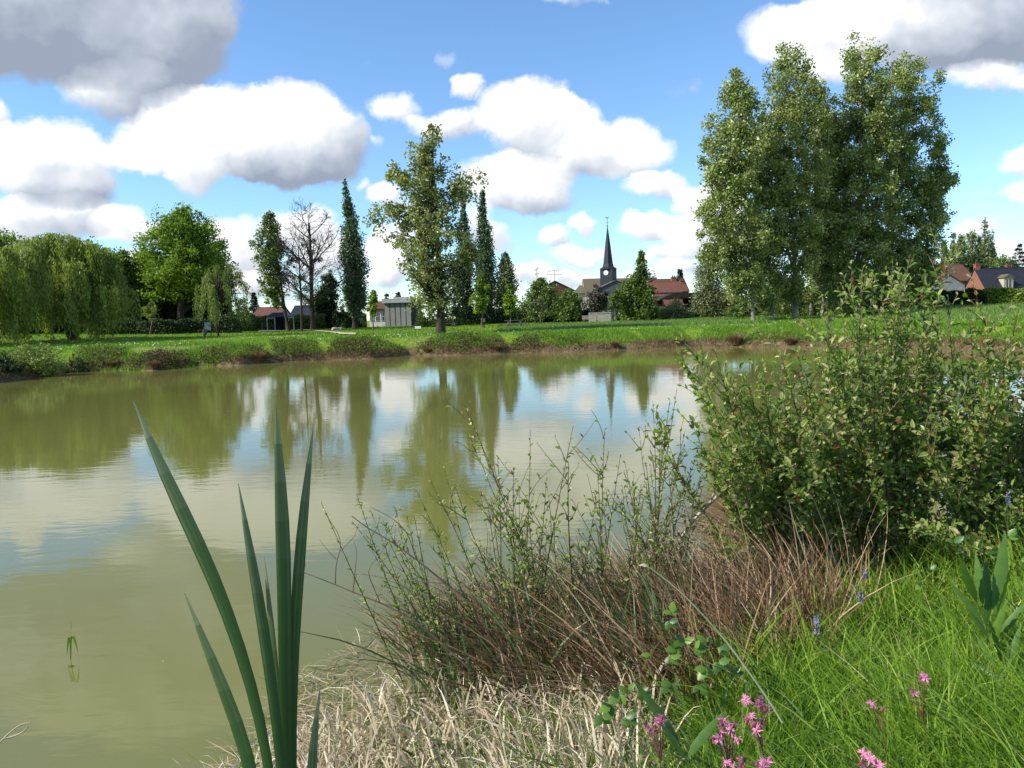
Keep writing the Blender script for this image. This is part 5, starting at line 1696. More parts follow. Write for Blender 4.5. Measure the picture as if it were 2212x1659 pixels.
k = (P[:, 0] < 2) & (wav(P[:, 0] * .5, P[:, 1] * .5, 11.) + .4 * wav(P[:, 0] * 1.9, P[:, 1] * 1.9, 5.) > -.1)
P = P[k]
n = len(P)
C = np.stack([P[:, 0], P[:, 1], hz(P[:, 0], P[:, 1]) + rng.random(n) ** .8 * .5], 1)
V, Fq = leaves(C, rng.normal(size=(n, 3)), rng.normal(size=(n, 3)) * .7 + [0, -.3, .6], rng.uniform(.08, .2, n), rng.uniform(.04, .09, n))
tag(link('bank_brambles', mesh('bank_brambles', V, Fq, np.clip(.35 + .2 * rng.normal(size=n), 0, 1)), None, LM['brown']), 'brown bare brambles hanging down the left part of the far bank', kind='stuff')
P, s = shore_pts(60000, .0, 1.3)
ns = wav(P[:, 0] * .6, P[:, 1] * .4, 8.) + .4 * wav(P[:, 0] * 2.3, P[:, 1] * 2.3, 1.)
keep = (ns + rng.normal(size=len(P)) * .4 > -.15) & (pond_sd(P[:, 0], P[:, 1]) > .05)
P = P[keep]
n = len(P)
V, Fq = blades(P[:, 0], P[:, 1], rng.uniform(.08, .30, n), rng.uniform(.02, .05, n), lean=.6)
tag(link('dry_bank_grass', mesh('dry_bank_grass', V, Fq, np.clip(rng.normal(size=n) * .2 + .45, 0, 1)), None, DRYG), 'dry brown grass fringe at the far water edge', kind='stuff')
P, s = shore_pts(76000, .75, 5.5)
n = len(P)
V, Fq = blades(P[:, 0], P[:, 1], rng.uniform(.12, .38, n), rng.uniform(.03, .06, n), lean=.5)
tag(link('bank_grass', mesh('bank_grass', V, Fq, np.clip(rng.normal(size=n) * .2 + .5, 0, 1)), None, GRASS_G), 'longer green grass on top of the far bank', kind='stuff')

TUS = [(560, 41.5, .75, 'large rusty brown sedge tussock at the water below the leafless tree'), (1075, 47.5, .5, 'rusty tussock at the water right of the open poplar'),
       (1592, 48.0, .95, 'reddish dry tussock standing at the water below the leftmost clump poplar'), (330, 38.8, .5, 'brown tussock at the water on the left bank beside the bare earth'),
       (240, 38.2, .45, 'small dark tussock at the left water edge'), (1330, 47.8, .5, 'straw tussock at the water below the church'), (1710, 48.2, .6, 'reddish low tussock at the water below the forked poplar'),
       (925, 46.5, .5, 'low tussock at the water below the open poplar'), (1470, 48.0, .5, 'dry tussock at the water left of the reddish dry one')]
for px, D, sz, lab in TUS:
    c = onz(px, 770, 0)
    az = (px - CX) / F
    Ds = 30.0
    while H(az * Ds, Ds) < .06 and Ds < 60:
        Ds += .1
    p = Vector((az * Ds, Ds + .15, 0))
    root_z = H(p.x, p.y)
    m = 700
    a = rng.random(m) * 2 * np.pi
    rr = rng.random(m) * sz * .35
    b0 = np.stack([np.cos(a) * rr, np.sin(a) * rr, np.full(m, -.05)], 1)
    L = sz * rng.uniform(.35, 1.0, m)
    out = np.stack([np.cos(a), np.sin(a), np.zeros(m)], 1) * rng.uniform(.1, 1.1, m)[:, None]
    q = np.linspace(0, 1, 4)[None, :, None]
    Pq = b0[:, None] + q * np.array([0, 0, 1.]) * L[:, None, None] * (1 - .25 * q * np.linalg.norm(out, axis=1)[:, None, None]) + out[:, None] * (q ** 1.7) * L[:, None, None]
    V, Fq = ribbons(Pq, np.array([.03, .025, .018, .006])[None].repeat(m, 0), np.stack([-np.sin(a), np.cos(a), 0 * a], 1))
    o = link('sedge_tussock', mesh('sedge_tussock', V, Fq, np.repeat(np.clip(rng.normal(size=m) * .25 + .38, 0, 1), 3)), None, DRYG)
    o.location = (p.x, p.y, root_z)
    tag(o, lab, 'tussock', 'sedge tussocks along the far water edge')

# ------------------------------------------------------------------ near bank plants


def gp(px, py):
    q = onz(px, py, .9)
    for _ in range(12):
        q = onz(px, py, max(H(q.x, q.y), 0))
    return q


def gp_many(px, py):
    d = np.array([list(ray(a, b_)) for a, b_ in zip(px, py)])
    z = np.full(len(px), .9)
    for _ in range(10):
        t_ = (z - CAMZ) / d[:, 2]
        x, y = d[:, 0] * t_, d[:, 1] * t_
        z = .5 * z + .5 * np.maximum(hz(x, y), 0)
    return np.stack([x, y, z], 1)


def curve_blades(base, dirs, L, wd, bend, K=6, taper=True, droop=0.0, twist=None):
    """base (N,3), dirs (N,3) start directions, bend (N,3) added with t^2 -> ribbons"""
    n = len(base)
    t = np.linspace(0, 1, K)[None, :, None]
    P = base[:, None] + dirs[:, None] * t * L[:, None, None] + bend[:, None] * (t ** 2) * L[:, None, None]
    if droop:
        P[..., 2] -= droop * (t[..., 0] ** 3) * L[:, None]
    prof = np.minimum(1, (1 - np.linspace(0, 1, K)) * 2.2 + .02) if taper else np.ones(K)
    prof = prof * (.65 + .35 * np.sin(np.linspace(.3, 2.6, K)))
    view = unit(base - np.array([0, 0, CAMZ]))
    a = rng.random(n) * 2 * np.pi
    sd = np.stack([np.cos(a), np.sin(a), .15 * np.sin(a * 3)], 1)
    return ribbons(P, wd[:, None] * prof[None], sd), P


CREAM = mat_leaf('bleached_grass', [(0.0, (0.20, 0.15, 0.09)), (0.45, (0.46, 0.375, 0.24)), (1.0, (0.74, 0.67, 0.52))], .7, .25, .2, (1.05, 1.0, .85))
RUSH = mat_leaf('rush_stalks', [(0.0, (0.050, 0.027, 0.013)), (0.5, (0.165, 0.092, 0.044)), (0.85, (0.31, 0.205, 0.11)), (1.0, (0.46, 0.36, 0.23))], .65, .1, .3, (1.1, 1., .8))
GREEN = mat_leaf('fresh_grass', [(0.0, (0.035, 0.085, 0.010)), (0.5, (0.095, 0.205, 0.020)), (1.0, (0.21, 0.34, 0.048))], .5, .42, .3)
SEDGE = mat_leaf('blue_green_blades', [(0.0, (0.020, 0.050, 0.018)), (0.5, (0.045, 0.105, 0.038)), (1.0, (0.11, 0.19, 0.085))], .42, .25, .45)


def scatter(n, poly, dens=None):
    """pixels uniformly in a polygon of the view -> ground points"""
    poly = np.array(poly, float)
    lo, hi = poly.min(0), poly.max(0)
    out = []
    while sum(len(o) for o in out) < n:
        q = lo + rng.random((n * 2, 2)) * (hi - lo)
        ins = np.zeros(len(q), bool)
        m = len(poly)
        for i in range(m):
            ax, ay = poly[i]
            bx, by = poly[(i + 1) % m]
            ins ^= ((ay > q[:, 1]) != (by > q[:, 1])) & (q[:, 0] < (bx - ax) * (q[:, 1] - ay) / (by - ay + 1e-12) + ax)
        out.append(q[ins])
    q = np.concatenate(out)[:n]
    return gp_many(q[:, 0], q[:, 1])


def nrm_dirs(n, mx, my, sx, sy):
    return unit(np.stack([rng.normal(mx, sx, n), rng.normal(my, sy, n), np.ones(n)], 1))


# bright green grass, lower right
def grass_patch(name, label, n, poly, L0, L1, w0, w1, mat, mean=(.0, .0), sp=.28, bend=.35, tm=.5, K=6, droop=.15):
    B = scatter(n, poly)
    B = B[B[:, 2] > .03]
    n = len(B)
    B[:, 2] -= .03
    dirs = nrm_dirs(n, mean[0], mean[1], sp, sp)
    L = rng.uniform(L0, L1, n) * (1 + .3 * wav(B[:, 0] * 2.2, B[:, 1] * 2.2, 3.))
    (V, Fq), P = curve_blades(B, dirs, L, rng.uniform(w0, w1, n), np.stack([rng.normal(0, bend, n), rng.normal(0, bend, n), -np.abs(rng.normal(0, .15, n))], 1), K, droop=droop)
    pt = np.clip(tm + .25 * wav(B[:, 0] * 1.3, B[:, 1] * 1.3, 6.) + rng.normal(size=n) * .26, 0, 1)
    tag(link(name, mesh(name, V, Fq, np.repeat(pt, K - 1)), None, mat), label, kind='stuff')


grass_patch('fresh_grass', 'lush bright green grass on the near bank at the lower right', 30000,
            [(1520, 1760), (1600, 1600), (1740, 1420), (1850, 1260), (2000, 1180), (2240, 1130), (2420, 1150), (2500, 1700), (2300, 2100), (1500, 2100)], .22, .56, .004, .009, GREEN, tm=.60, sp=.22, bend=.28)
grass_patch('tall_grass_blades', 'long single grass blades rising over the bright near grass', 800,
            [(1500, 1700), (1640, 1480), (1760, 1330), (1900, 1220), (2240, 1160), (2420, 1180), (2450, 1500), (1640, 1560)], .40, .75, .006, .012, GREEN, tm=.55, sp=.16, bend=.22)
grass_patch('fresh_grass', 'thinner green grass growing through the straw on the near bank', 8500,
            [(440, 1720), (640, 1480), (900, 1380), (1300, 1400), (1700, 1400), (1660, 1640), (1600, 2100), (500, 2100)], .2, .55, .0035, .008, GREEN, tm=.40, mean=(-.1, 0))
grass_patch('sedge_blades', 'blue green grass blades mixed into the near bank', 1300,
            [(900, 1440), (1300, 1380), (1700, 1330), (1800, 1700), (1700, 2000), (800, 2000)], .25, .55, .006, .012, SEDGE, tm=.5)
grass_patch('dry_straws', 'scattered dead straws between the bright near grass', 1500,
            [(1520, 1760), (1650, 1480), (1850, 1260), (2240, 1130), (2420, 1150), (2500, 2100), (1500, 2100)], .15, .5, .003, .006, CREAM, tm=.35, sp=.5, bend=.4)
# broad little leaves between the blades
B = scatter(5200, [(1300, 1800), (1560, 1500), (1760, 1330), (1900, 1200), (2300, 1120), (2450, 1500), (2300, 2100), (1300, 2100)])
B[:, 2] += rng.uniform(.0, .16, len(B)) * (.5 + .5 * wav(B[:, 0] * 3, B[:, 1] * 3, 2.))
V, Fq = leaves(B, rng.normal(size=B.shape) + [0, 0, .3], rng.normal(size=B.shape) * .5 + [-.2, -.2, 1], rng.uniform(.02, .05, len(B)), rng.uniform(.010, .026, len(B)), True, .15)
tag(link('ground_herbs', mesh('ground_herbs', V, Fq, np.repeat(np.clip(rng.normal(size=len(B)) * .2 + .45, 0, 1), 2)), None, GREEN), 'small broad leaved herbs low between the near grass blades', kind='stuff')
# bleached dead grass mat
def dead_mat():
    n = 11500
    B = scatter(n, [(440, 1900), (500, 1690), (600, 1520), (700, 1440), (860, 1430), (1150, 1500), (1400, 1590), (1420, 1760), (1350, 2150), (460, 2150)])
    B = B[B[:, 2] > .02]
    n = len(B)
    dirs = nrm_dirs(n, -.10, 0, .32, .3)
    L = rng.uniform(.22, .68, n)
    a = rng.random(n) * 2 * np.pi
    bend = np.stack([np.cos(a) * .6, np.sin(a) * .6, np.full(n, -.55)], 1) * (rng.random(n) ** 1.6 * .8)[:, None]
    (V, Fq), P = curve_blades(B, dirs, L, rng.uniform(.005, .015, n), bend, 7, droop=.3)
    pt = np.clip(.55 + rng.normal(size=n) * .25, 0, 1)
    tag(link('dead_grass', mesh('dead_grass', V, Fq, np.repeat(pt, 6)), None, CREAM), 'mat of bleached curling dead grass at the bottom centre of the near bank', kind='stuff')
    # flattened litter under it and over the whole near bank
    n = 16000
    B = scatter(n, [(430, 1760), (600, 1500), (800, 1370), (1100, 1300), (1500, 1220), (1800, 1200), (2300, 1130), (2400, 1700), (2200, 2100), (480, 2100)])
    B = B[B[:, 2] > .0]
    n = len(B)
    B[:, 2] += rng.random(n) * .06
    a = rng.random(n) * 2 * np.pi
    dirs = np.stack([np.cos(a), np.sin(a), rng.normal(.1, .15, n)], 1)
    (V, Fq), P = curve_blades(B, dirs, rng.uniform(.08, .35, n), rng.uniform(.003, .008, n), rng.normal(size=(n, 3)) * .2, 4)
    tag(link('straw_litter', mesh('straw_litter', V, Fq, np.repeat(np.clip(.3 + rng.normal(size=n) * .22, 0, 1), 3)), None, CREAM), 'flattened straw litter covering the soil of the near bank', kind='stuff')


dead_mat()


# brown rushes
def rushes(name, label, n, poly, L0, L1, mean, sp, bend, wd, tm, mat=None, ts=.2, droop=.1):
    B = scatter(n, poly)
    n = len(B)
    dirs = nrm_dirs(n, mean[0], mean[1], sp, sp)
    L = rng.uniform(L0, L1, n)
    (V, Fq), P = curve_blades(B, dirs, L, rng.uniform(wd * .7, wd * 1.4, n), np.stack([rng.normal(bend[0], .18, n), rng.normal(bend[1], .18, n), rng.normal(-.12, .08, n)], 1), 7, taper=True, droop=droop)
    pt = np.clip(tm + rng.normal(size=n) * ts, 0, 1)
    tag(link(name, mesh(name, V, Fq, np.repeat(pt, 6)), None, mat or RUSH), label, kind='stuff')


rushes('brown_rushes', 'tangled mass of dead brown rush stalks in the middle of the near bank', 5200,
       [(1000, 1520), (1060, 1420), (1300, 1340), (1640, 1320), (1800, 1370), (1760, 1500), (1500, 1600), (1120, 1590)], .35, 1.05, (-.20, .0), .38, (-.14, 0), .0062, .50, ts=.30)
rushes('brown_rushes', 'outer dark stalks leaning left over the water', 900,
       [(880, 1440), (980, 1370), (1250, 1330), (1250, 1430), (950, 1520)], .4, 1.0, (-.26, .05), .34, (-.16, 0), .0055, .55, ts=.30)
rushes('straw_stalks', 'pale thin straws crossing all over the brown rushes', 1100,
       [(1000, 1500), (1100, 1400), (1500, 1360), (1700, 1400), (1600, 1540), (1150, 1570)], .3, .9, (-.10, .0), .48, (-.1, 0), .0048, .88, ts=.12, droop=.2)
rushes('straw_stalks', 'pale straw coloured stalks standing in front of the leafy shrub', 1500,
       [(1250, 1400), (1450, 1310), (1800, 1240), (1920, 1280), (1830, 1420), (1500, 1480)], .4, 1.15, (-.16, .0), .28, (-.10, 0), .0050, .86, ts=.14)
rushes('brown_rushes', 'rusty tussock leaning over the water under the left side of the shrub', 2200,
       [(1590, 1210), (1640, 1150), (1780, 1150), (1820, 1220), (1700, 1260)], .6, 1.05, (-.75, .1), .25, (-.25, -.05), .0075, .62)
rushes('straw_stalks', 'tangle of thin dead stems beneath the shrub', 1500,
       [(1600, 1330), (1720, 1210), (2000, 1140), (2300, 1080), (2350, 1160), (2000, 1230), (1800, 1330)], .2, .75, (-.1, .0), .45, (0, 0), .005, .75, ts=.18)
rushes('green_rushes', 'upright green rush blades scattered over the brown rushes', 900,
       [(900, 1480), (1100, 1360), (1500, 1330), (1650, 1400), (1500, 1560), (950, 1600)], .5, 1.0, (-.15, .0), .2, (-.08, 0), .013, .5, mat=SEDGE)
rushes('green_rushes', 'thin green rushes at the right edge of the shrub', 260,
       [(2020, 1230), (2220, 1120), (2330, 1120), (2300, 1230), (2080, 1290)], .5, 1.0, (-.02, .0), .12, (.0, 0), .007, .6, mat=SEDGE)
rushes('grass_tips', 'sparse grass blades rising over the water at the bottom left', 90,
       [(200, 1790), (460, 1720), (620, 1600), (640, 1760), (420, 1900)], .15, .34, (-.1, .0), .25, (-.05, 0), .008, .6, mat=GREEN)

# leafy shrubs
SAL = mat_leaf('sallow_leaf', [(0.0, (0.050, 0.095, 0.018)), (0.35, (0.10, 0.175, 0.034)), (0.62, (0.19, 0.265, 0.08)), (0.80, (0.38, 0.43, 0.24)), (0.90, (0.26, 0.17, 0.085)), (1.0, (0.26, 0.075, 0.035))],
               .42, .48, .45, (1.35, 1.75, .7))
TWIG = mat_noise('young_twig', (0.075, 0.052, 0.034), (0.20, 0.155, 0.10), 20, .6)
TWIG_D = mat_noise('old_twig', (0.035, 0.024, 0.016), (0.10, 0.07, 0.045), 20, .8)
_leafmesh = {}


def leaf_proto(kind='sallow', var=0):
    key = (kind, var)
    if key not in _leafmesh:
        t = (.2, .35, .5, .62, .72, .82, .93, .45)[var % 8]
        V, Fq = leaves([[0, 0, 0]], [[0, 0, 1]], [[0, -1, 0]], [1.0], [.46], True, .22)
        me = mesh('leaf', V, Fq, np.full(len(Fq), t))
        me.materials.append(SAL)
        _leafmesh[key] = me
    return _leafmesh[key]


def leaf_objects(parent, off, C, D, Nn, L, num, tints):
    """the leaves that show largest become parts of their own"""
    C = np.asarray(C)
    vis = L / np.linalg.norm(C + off - np.array([0, 0, CAMZ]), axis=1)
    # prefer leaves at the near side
    order = np.argsort(-vis * (1 + .15 * rng.random(len(vis))))[:num]
    for i in order:
        d = Vector(D[i]).normalized()
        s = d.cross(Vector(Nn[i])).normalized()
        n_ = s.cross(d)
        R = Matrix((-s, -n_, d)).transposed()
        if R.determinant() < 0:
            R = Matrix((s, -n_, d)).transposed()
        v = int(np.argmin(np.abs(np.array((.2, .35, .5, .62, .72, .82, .93, .45)) - tints[i])))
        o = bpy.data.objects.new('leaf', leaf_proto('sallow', v))
        COL.objects.link(o)
        o.parent = parent
        Mx = R.to_4x4() @ Matrix.Scale(float(L[i]), 4)
        Mx.translation = Vector(C[i])
        o.matrix_local = Mx
    mask = np.ones(len(C), bool)
    mask[order] = False
    return mask


def sprout_leaves(P, R, dens, L0, spread=1.0, start=.15, rust=.03):
    """leaves set alternately along each polyline P (N,K,3)"""
    N, K, _ = P.shape
    seg = np.linalg.norm(np.diff(P, axis=1), axis=2).sum(1)
    Cs, Ds, Ns, Ls, Ts = [], [], [], [], []
    for i in range(N):
        m = max(int(seg[i] * dens), 3)
        s = np.linspace(start, 1.0, m) + rng.normal(size=m) * .01
        s = np.clip(s, 0, 1)
        tt = np.linspace(0, 1, K)
        c = np.stack([np.interp(s, tt, P[i, :, j]) for j in range(3)], 1)
        tan = unit(P[i, -1] - P[i, 0])
        a = np.arange(m) * 2.4 + rng.random() * 6
        ref = unit(np.cross(tan, [.3, .9, .1]))
        ref2 = np.cross(tan, ref)
        out = np.cos(a)[:, None] * ref + np.sin(a)[:, None] * ref2
        up = (0.55 + .9 * s[:, None] ** 3)
        d = unit(tan * up + out * spread + rng.normal(size=(m, 3)) * .18)
        nn = unit(np.cross(np.cross(d, tan + 1e-3), d) * 1.0 + [-.3, -.35, .35] + rng.normal(size=(m, 3)) * .35)
        ll = L0 * rng.uniform(.65, 1.25, m) * (1 - .45 * s ** 4)
        tn = np.clip(rng.normal(.52, .20, m), 0, .84)
        tn = np.where(rng.random(m) < rust * (1 + 4 * s ** 3), rng.uniform(.86, 1, m), tn)
        Cs.append(c); Ds.append(d); Ns.append(nn); Ls.append(ll); Ts.append(tn)
    return np.concatenate(Cs), np.concatenate(Ds), np.concatenate(Ns), np.concatenate(Ls), np.concatenate(Ts)


def curve(a, b_, K=7, sag=.0, wob=.03, out=None):
    """N curves from a to b (N,3)"""
    q = np.linspace(0, 1, K)[None, :, None]
    n = len(a)
    mid = (a + b_) / 2 + rng.normal(size=(n, 3)) * wob
    if out is not None:
        mid = mid + out
    return (1 - q) ** 2 * a[:, None] + 2 * q * (1 - q) * mid[:, None] + q ** 2 * b_[:, None]


def shrub(label, base_px, targets, D, spread_d, n_fill, fill_box, L0=.060, twig_n=9, single=90, name='sallow_shrub', group=None, stem_r=.0065, dens=33, twig_len=(.18, .46), footprint=.35, fill_sd=.45):
    """targets: pixels of the stem tips; fill stems aim at random pixels of fill_box"""
    gb = gp(*base_px)
    root = empty(name, gb, 0, label, 'shrub', group)
    g0 = np.array(gb)
    tips = [np.array(at(px, py, D + rng.uniform(-spread_d, spread_d) * .5)) for px, py in targets]
    (x0, x1, top) = fill_box
    for _ in range(n_fill):
        px = rng.uniform(x0, x1)
        py = np.interp(px, [q[0] for q in top], [q[1] for q in top]) + abs(rng.normal(0, 1)) * fill_sd * 300 + 10
        tips.append(np.array(at(px, py, D + rng.uniform(-spread_d, spread_d))))
    tips = np.array(tips)
    n = len(tips)
    bs = g0 + np.stack([(tips[:, 0] - g0[0]) * .35 + rng.normal(0, footprint * .4, n), (tips[:, 1] - g0[1]) * .5 + rng.normal(0, footprint * .4, n), np.zeros(n)], 1)
    bs[:, 2] = np.maximum(hz(bs[:, 0], bs[:, 1]), -.05) - .04
    outv = np.zeros((n, 3)); outv[:, 2] = .10; outv[:, 0] = (tips[:, 0] - bs[:, 0]) * .10
    P = curve(bs, tips, 9, wob=.06, out=outv) - g0
    R = stem_r * np.linspace(1, .22, 9)[None] * rng.uniform(.7, 1.2, n)[:, None]
    # each main stem is a part
    for i in range(min(n, 34)):
        V, Fq = tubes(P[i:i + 1], R[i:i + 1], 6)
        link('stem', mesh('stem', V, Fq, smooth=True), root, TWIG if i % 3 else TWIG_D)
    if n > 34:
        V, Fq = tubes(P[34:], R[34:], 5)
        link('inner_stems', mesh('inner_stems', V, Fq, smooth=True), root, TWIG_D)['kind'] = 'stuff'
    # side twigs
    i = np.repeat(np.arange(n), twig_n)
    f = rng.uniform(.22, .97, len(i))
    tt = np.linspace(0, 1, 9)
    st = np.stack([[np.interp(ff, tt, P[k_, :, j]) for k_, ff in zip(i, f)] for j in range(3)], 1)
    tan = unit(P[i, -1] - P[i, 0])
    sdv = rng.normal(size=(len(i), 3)); sdv[:, 2] = np.abs(sdv[:, 2]) * .4
    dr = unit(tan * .9 + unit(sdv) * .75)
    Lt = rng.uniform(*twig_len, len(i)) * (1.15 - .6 * f)
    P2 = curve(st, st + dr * Lt[:, None], 5, wob=.015)
    V, Fq = tubes(P2, np.tile(np.linspace(.0026, .0012, 5), (len(i), 1)), 4)
    link('twigs', mesh('twigs', V, Fq), root, TWIG)['kind'] = 'stuff'
    a1 = sprout_leaves(P, R, dens * .75, L0, start=.30)
    a2 = sprout_leaves(P2, None, dens, L0 * .95, start=.08)
    C, Dn, Nn, L, T = [np.concatenate([x, y]) for x, y in zip(a1, a2)]
    mask = leaf_objects(root, g0, C, Dn, Nn, L, single, T) if single else np.ones(len(C), bool)
    V, Fq = leaves(C[mask], Dn[mask], Nn[mask], L[mask], L[mask] * rng.uniform(.38, .52, mask.sum()), True, .22)
    link('leaf_mass', mesh('leaf_mass', V, Fq, np.repeat(T[mask], 2)), root, SAL)['kind'] = 'stuff'
    return root


TOPL = [(1450, 780), (1500, 800), (1560, 790), (1640, 800), (1700, 790), (1750, 760), (1800, 700), (1860, 660), (1930, 640), (2000, 640), (2060, 690), (2120, 740), (2180, 730), (2300, 700)]
shrub('left part of the leafy grey green shrub thicket, its long stems leaning over the water', (1790, 1230),
      [(1452, 702), (1478, 790), (1505, 800), (1545, 760), (1560, 800), (1612, 850), (1650, 800), (1420, 935), (1490, 905), (1686, 765), (1700, 800), (1550, 960)],
      4.7, .45, 27, (1500, 1740, TOPL), group='leafy shrub thicket on the near bank', twig_n=15, fill_sd=.7)
shrub('tallest middle part of the leafy shrub thicket, its tips standing against the poplar trunks', (1900, 1235),
      [(1752, 692), (1782, 640), (1838, 572), (1885, 600), (1929, 560), (1966, 553), (2000, 590), (1723, 760), (1815, 640), (1860, 600), (1905, 640), (1945, 610), (1790, 720), (1975, 640), (2056, 533)],
      4.9, .5, 36, (1700, 2060, TOPL), group='leafy shrub thicket on the near bank', twig_n=17, fill_sd=.75)
shrub('right part of the leafy shrub thicket, running out of the picture', (2150, 1200),
      [(2097, 600), (2048, 640), (2192, 684), (2097, 714), (2140, 740), (2215, 720), (2270, 690), (2170, 780), (2020, 690), (2240, 780)],
      4.7, .5, 40, (1990, 2330, TOPL), group='leafy shrub thicket on the near bank', twig_n=17, fill_sd=.75)

shrub('low thin shrub with long sprigs before the reflections, left of the thicket', (1230, 1400),
      [(1003, 875), (1012, 940), (1075, 985), (1110, 1010), (1145, 930), (1237, 925), (1228, 1000), (1306, 930), (1290, 1010), (1340, 985), (1180, 1040), (1080, 1050), (980, 1040)],
      4.2, .3, 12, (1020, 1400, [(1000, 1040), (1400, 1010)]), L0=.045, twig_n=8, single=70, name='low_sallow', footprint=.5, dens=17, stem_r=.006, fill_sd=.3)
shrub('low thin shrub between the long sprigs and the big thicket', (1420, 1340),
      [(1410, 866), (1447, 866), (1462, 841), (1380, 925), (1425, 960), (1350, 1000), (1480, 930), (1500, 1000)],
      4.6, .3, 10, (1340, 1520, [(1340, 1000), (1520, 960)]), L0=.045, twig_n=8, single=40, name='low_sallow', footprint=.35, dens=18, stem_r=.006, fill_sd=.35)
shrub('low sprawling sprigs at the left tip of the near bank reaching out over the water', (1060, 1430),
      [(694, 1086), (770, 1066), (760, 1125), (800, 1100), (850, 1090), (900, 1060), (930, 1040), (880, 1120), (960, 1010), (800, 1180), (842, 1155)],
      3.9, .25, 6, (820, 1000, [(820, 1100), (1000, 1060)]), L0=.034, twig_n=6, single=40, name='low_sallow', footprint=.3, dens=22, stem_r=.0045, fill_sd=.25, twig_len=(.08, .22))


def pxcurve(pts, D, K=16):
    P = np.array([list(at(x, y, D if np.isscalar(D) else D[i])) for i, (x, y) in enumerate(pts)])
    s = np.concatenate([[0], np.cumsum(np.linalg.norm(np.diff(P, axis=0), axis=1))])
    s /= s[-1]
    q = np.linspace(0, 1, K)
    # smooth resampling
    out = np.stack([np.interp(q, s, P[:, j]) for j in range(3)], 1)
    for _ in range(3):
        out[1:-1] = (out[:-2] + 2 * out[1:-1] + out[2:]) / 4
    return out


# bare twigs over the water
tw = empty('bare_branch', gp(1000, 1480), 0, 'bare forked grey branch reaching out low over the water left of the brown rushes', 'branch')
g0 = np.array(tw.location)
for nm, pts, r0 in (('branch', [(1010, 1440), (900, 1340), (820, 1300), (762, 1281), (724, 1261), (656, 1237)], .006), ('twig', [(724, 1261), (726, 1208), (738, 1188), (733, 1154), (709, 1120)], .003),
                    ('twig', [(738, 1188), (765, 1160), (775, 1130)], .0022), ('twig', [(762, 1281), (768, 1222), (772, 1190), (764, 1170)], .003), ('twig', [(726, 1208), (700, 1180), (690, 1165)], .002),
                    ('twig', [(656, 1237), (660, 1215), (652, 1200)], .002), ('twig', [(820, 1300), (790, 1230), (830, 1190), (835, 1150)], .003)):
    P = pxcurve(pts, 3.6)[None] - g0
    V, Fq = tubes(P, np.linspace(r0, r0 * .35, 16)[None], 5)
    link(nm, mesh(nm, V, Fq, smooth=True), tw, TWIG)
tw = empty('bare_branch', gp(1060, 1470), 0, 'long arching bare stem crossing in front of the low sprigs', 'branch')
g0 = np.array(tw.location)
for nm, pts, r0 in (('branch', [(1010, 1300), (920, 1225), (840, 1165), (790, 1140), (760, 1115)], .006), ('twig', [(900, 1210), (880, 1150), (850, 1120), (800, 1095)], .003), ('twig', [(960, 1260), (880, 1255), (780, 1240)], .003)):
    P = pxcurve(pts, 3.8)[None] - g0
    V, Fq = tubes(P, np.linspace(r0, r0 * .4, 16)[None], 5)
    link(nm, mesh(nm, V, Fq, smooth=True), tw, TWIG)
tw = empty('pale_branch', gp(1560, 1190), 0, 'short pale broken branch lying at the water behind the straw stalks', 'branch')
g0 = np.array(tw.location)
V, Fq = tubes(pxcurve([(1600, 1030), (1540, 1080), (1500, 1120), (1470, 1165)], 5.0)[None] - g0, np.linspace(.014, .008, 16)[None], 6)
link('branch', mesh('branch', V, Fq, smooth=True), tw, TIMBER)
V, Fq = tubes(pxcurve([(1535, 1082), (1548, 1050), (1552, 1030)], 5.0)[None] - g0, np.linspace(.006, .003, 16)[None], 5)
link('twig', mesh('twig', V, Fq, smooth=True), tw, TIMBER)
tw = empty('dead_twig', gp(-60, 1740), 0, 'curled dead stem tip entering at the bottom left corner over the water', 'branch')
g0 = np.array(tw.location)
for pts in ([(-60, 1680), (0, 1602), (22, 1582), (44, 1562), (64, 1557), (67, 1562)], [(10, 1595), (32, 1590), (52, 1580), (60, 1570)]):
    V, Fq = tubes(pxcurve(pts, 2.0)[None] - g0, np.linspace(.0028, .0014, 16)[None], 5)
    link('stem', mesh('stem', V, Fq, smooth=True), tw, TIMBER)
# long pale reed stem
rs = empty('reed_stem', gp(1680, 1560), 0, 'long pale green reed stem slanting across the brown rushes', 'reed')
g0 = np.array(rs.location)
REED = mat_noise('reed_green', (0.26, 0.33, 0.16), (0.42, 0.46, 0.27), 6, .5)
P = pxcurve([(1690, 1560), (1655, 1500), (1613, 1447), (1572, 1386), (1525, 1335), (1474, 1280), (1430, 1243), (1394, 1220)], 2.55)[None] - g0
V, Fq = tubes(P, np.linspace(.0045, .0016, 16)[None], 6)
link('stem', mesh('stem', V, Fq, smooth=True), rs, REED)
P = pxcurve([(1400, 1224), (1388, 1217), (1380, 1222)], 2.55, 5)[None] - g0
V, Fq = ribbons(P, np.array([[.004, .009, .010, .006, .001]]), np.array([[0, .3, 1.]]))
link('seed_head', mesh('seed_head', V, Fq, np.full(len(Fq), .8)), rs, CREAM)

# ------------------------------------------------------------------ the cattail in front
CATT = mat_leaf('cattail_leaf', [(0.0, (0.018, 0.065, 0.014)), (0.5, (0.045, 0.115, 0.036)), (0.8, (0.16, 0.235, 0.13)), (0.95, (0.33, 0.40, 0.26)), (1.0, (0.40, 0.36, 0.16))], .38, .12, .5, (1.2, 1.5, .5))


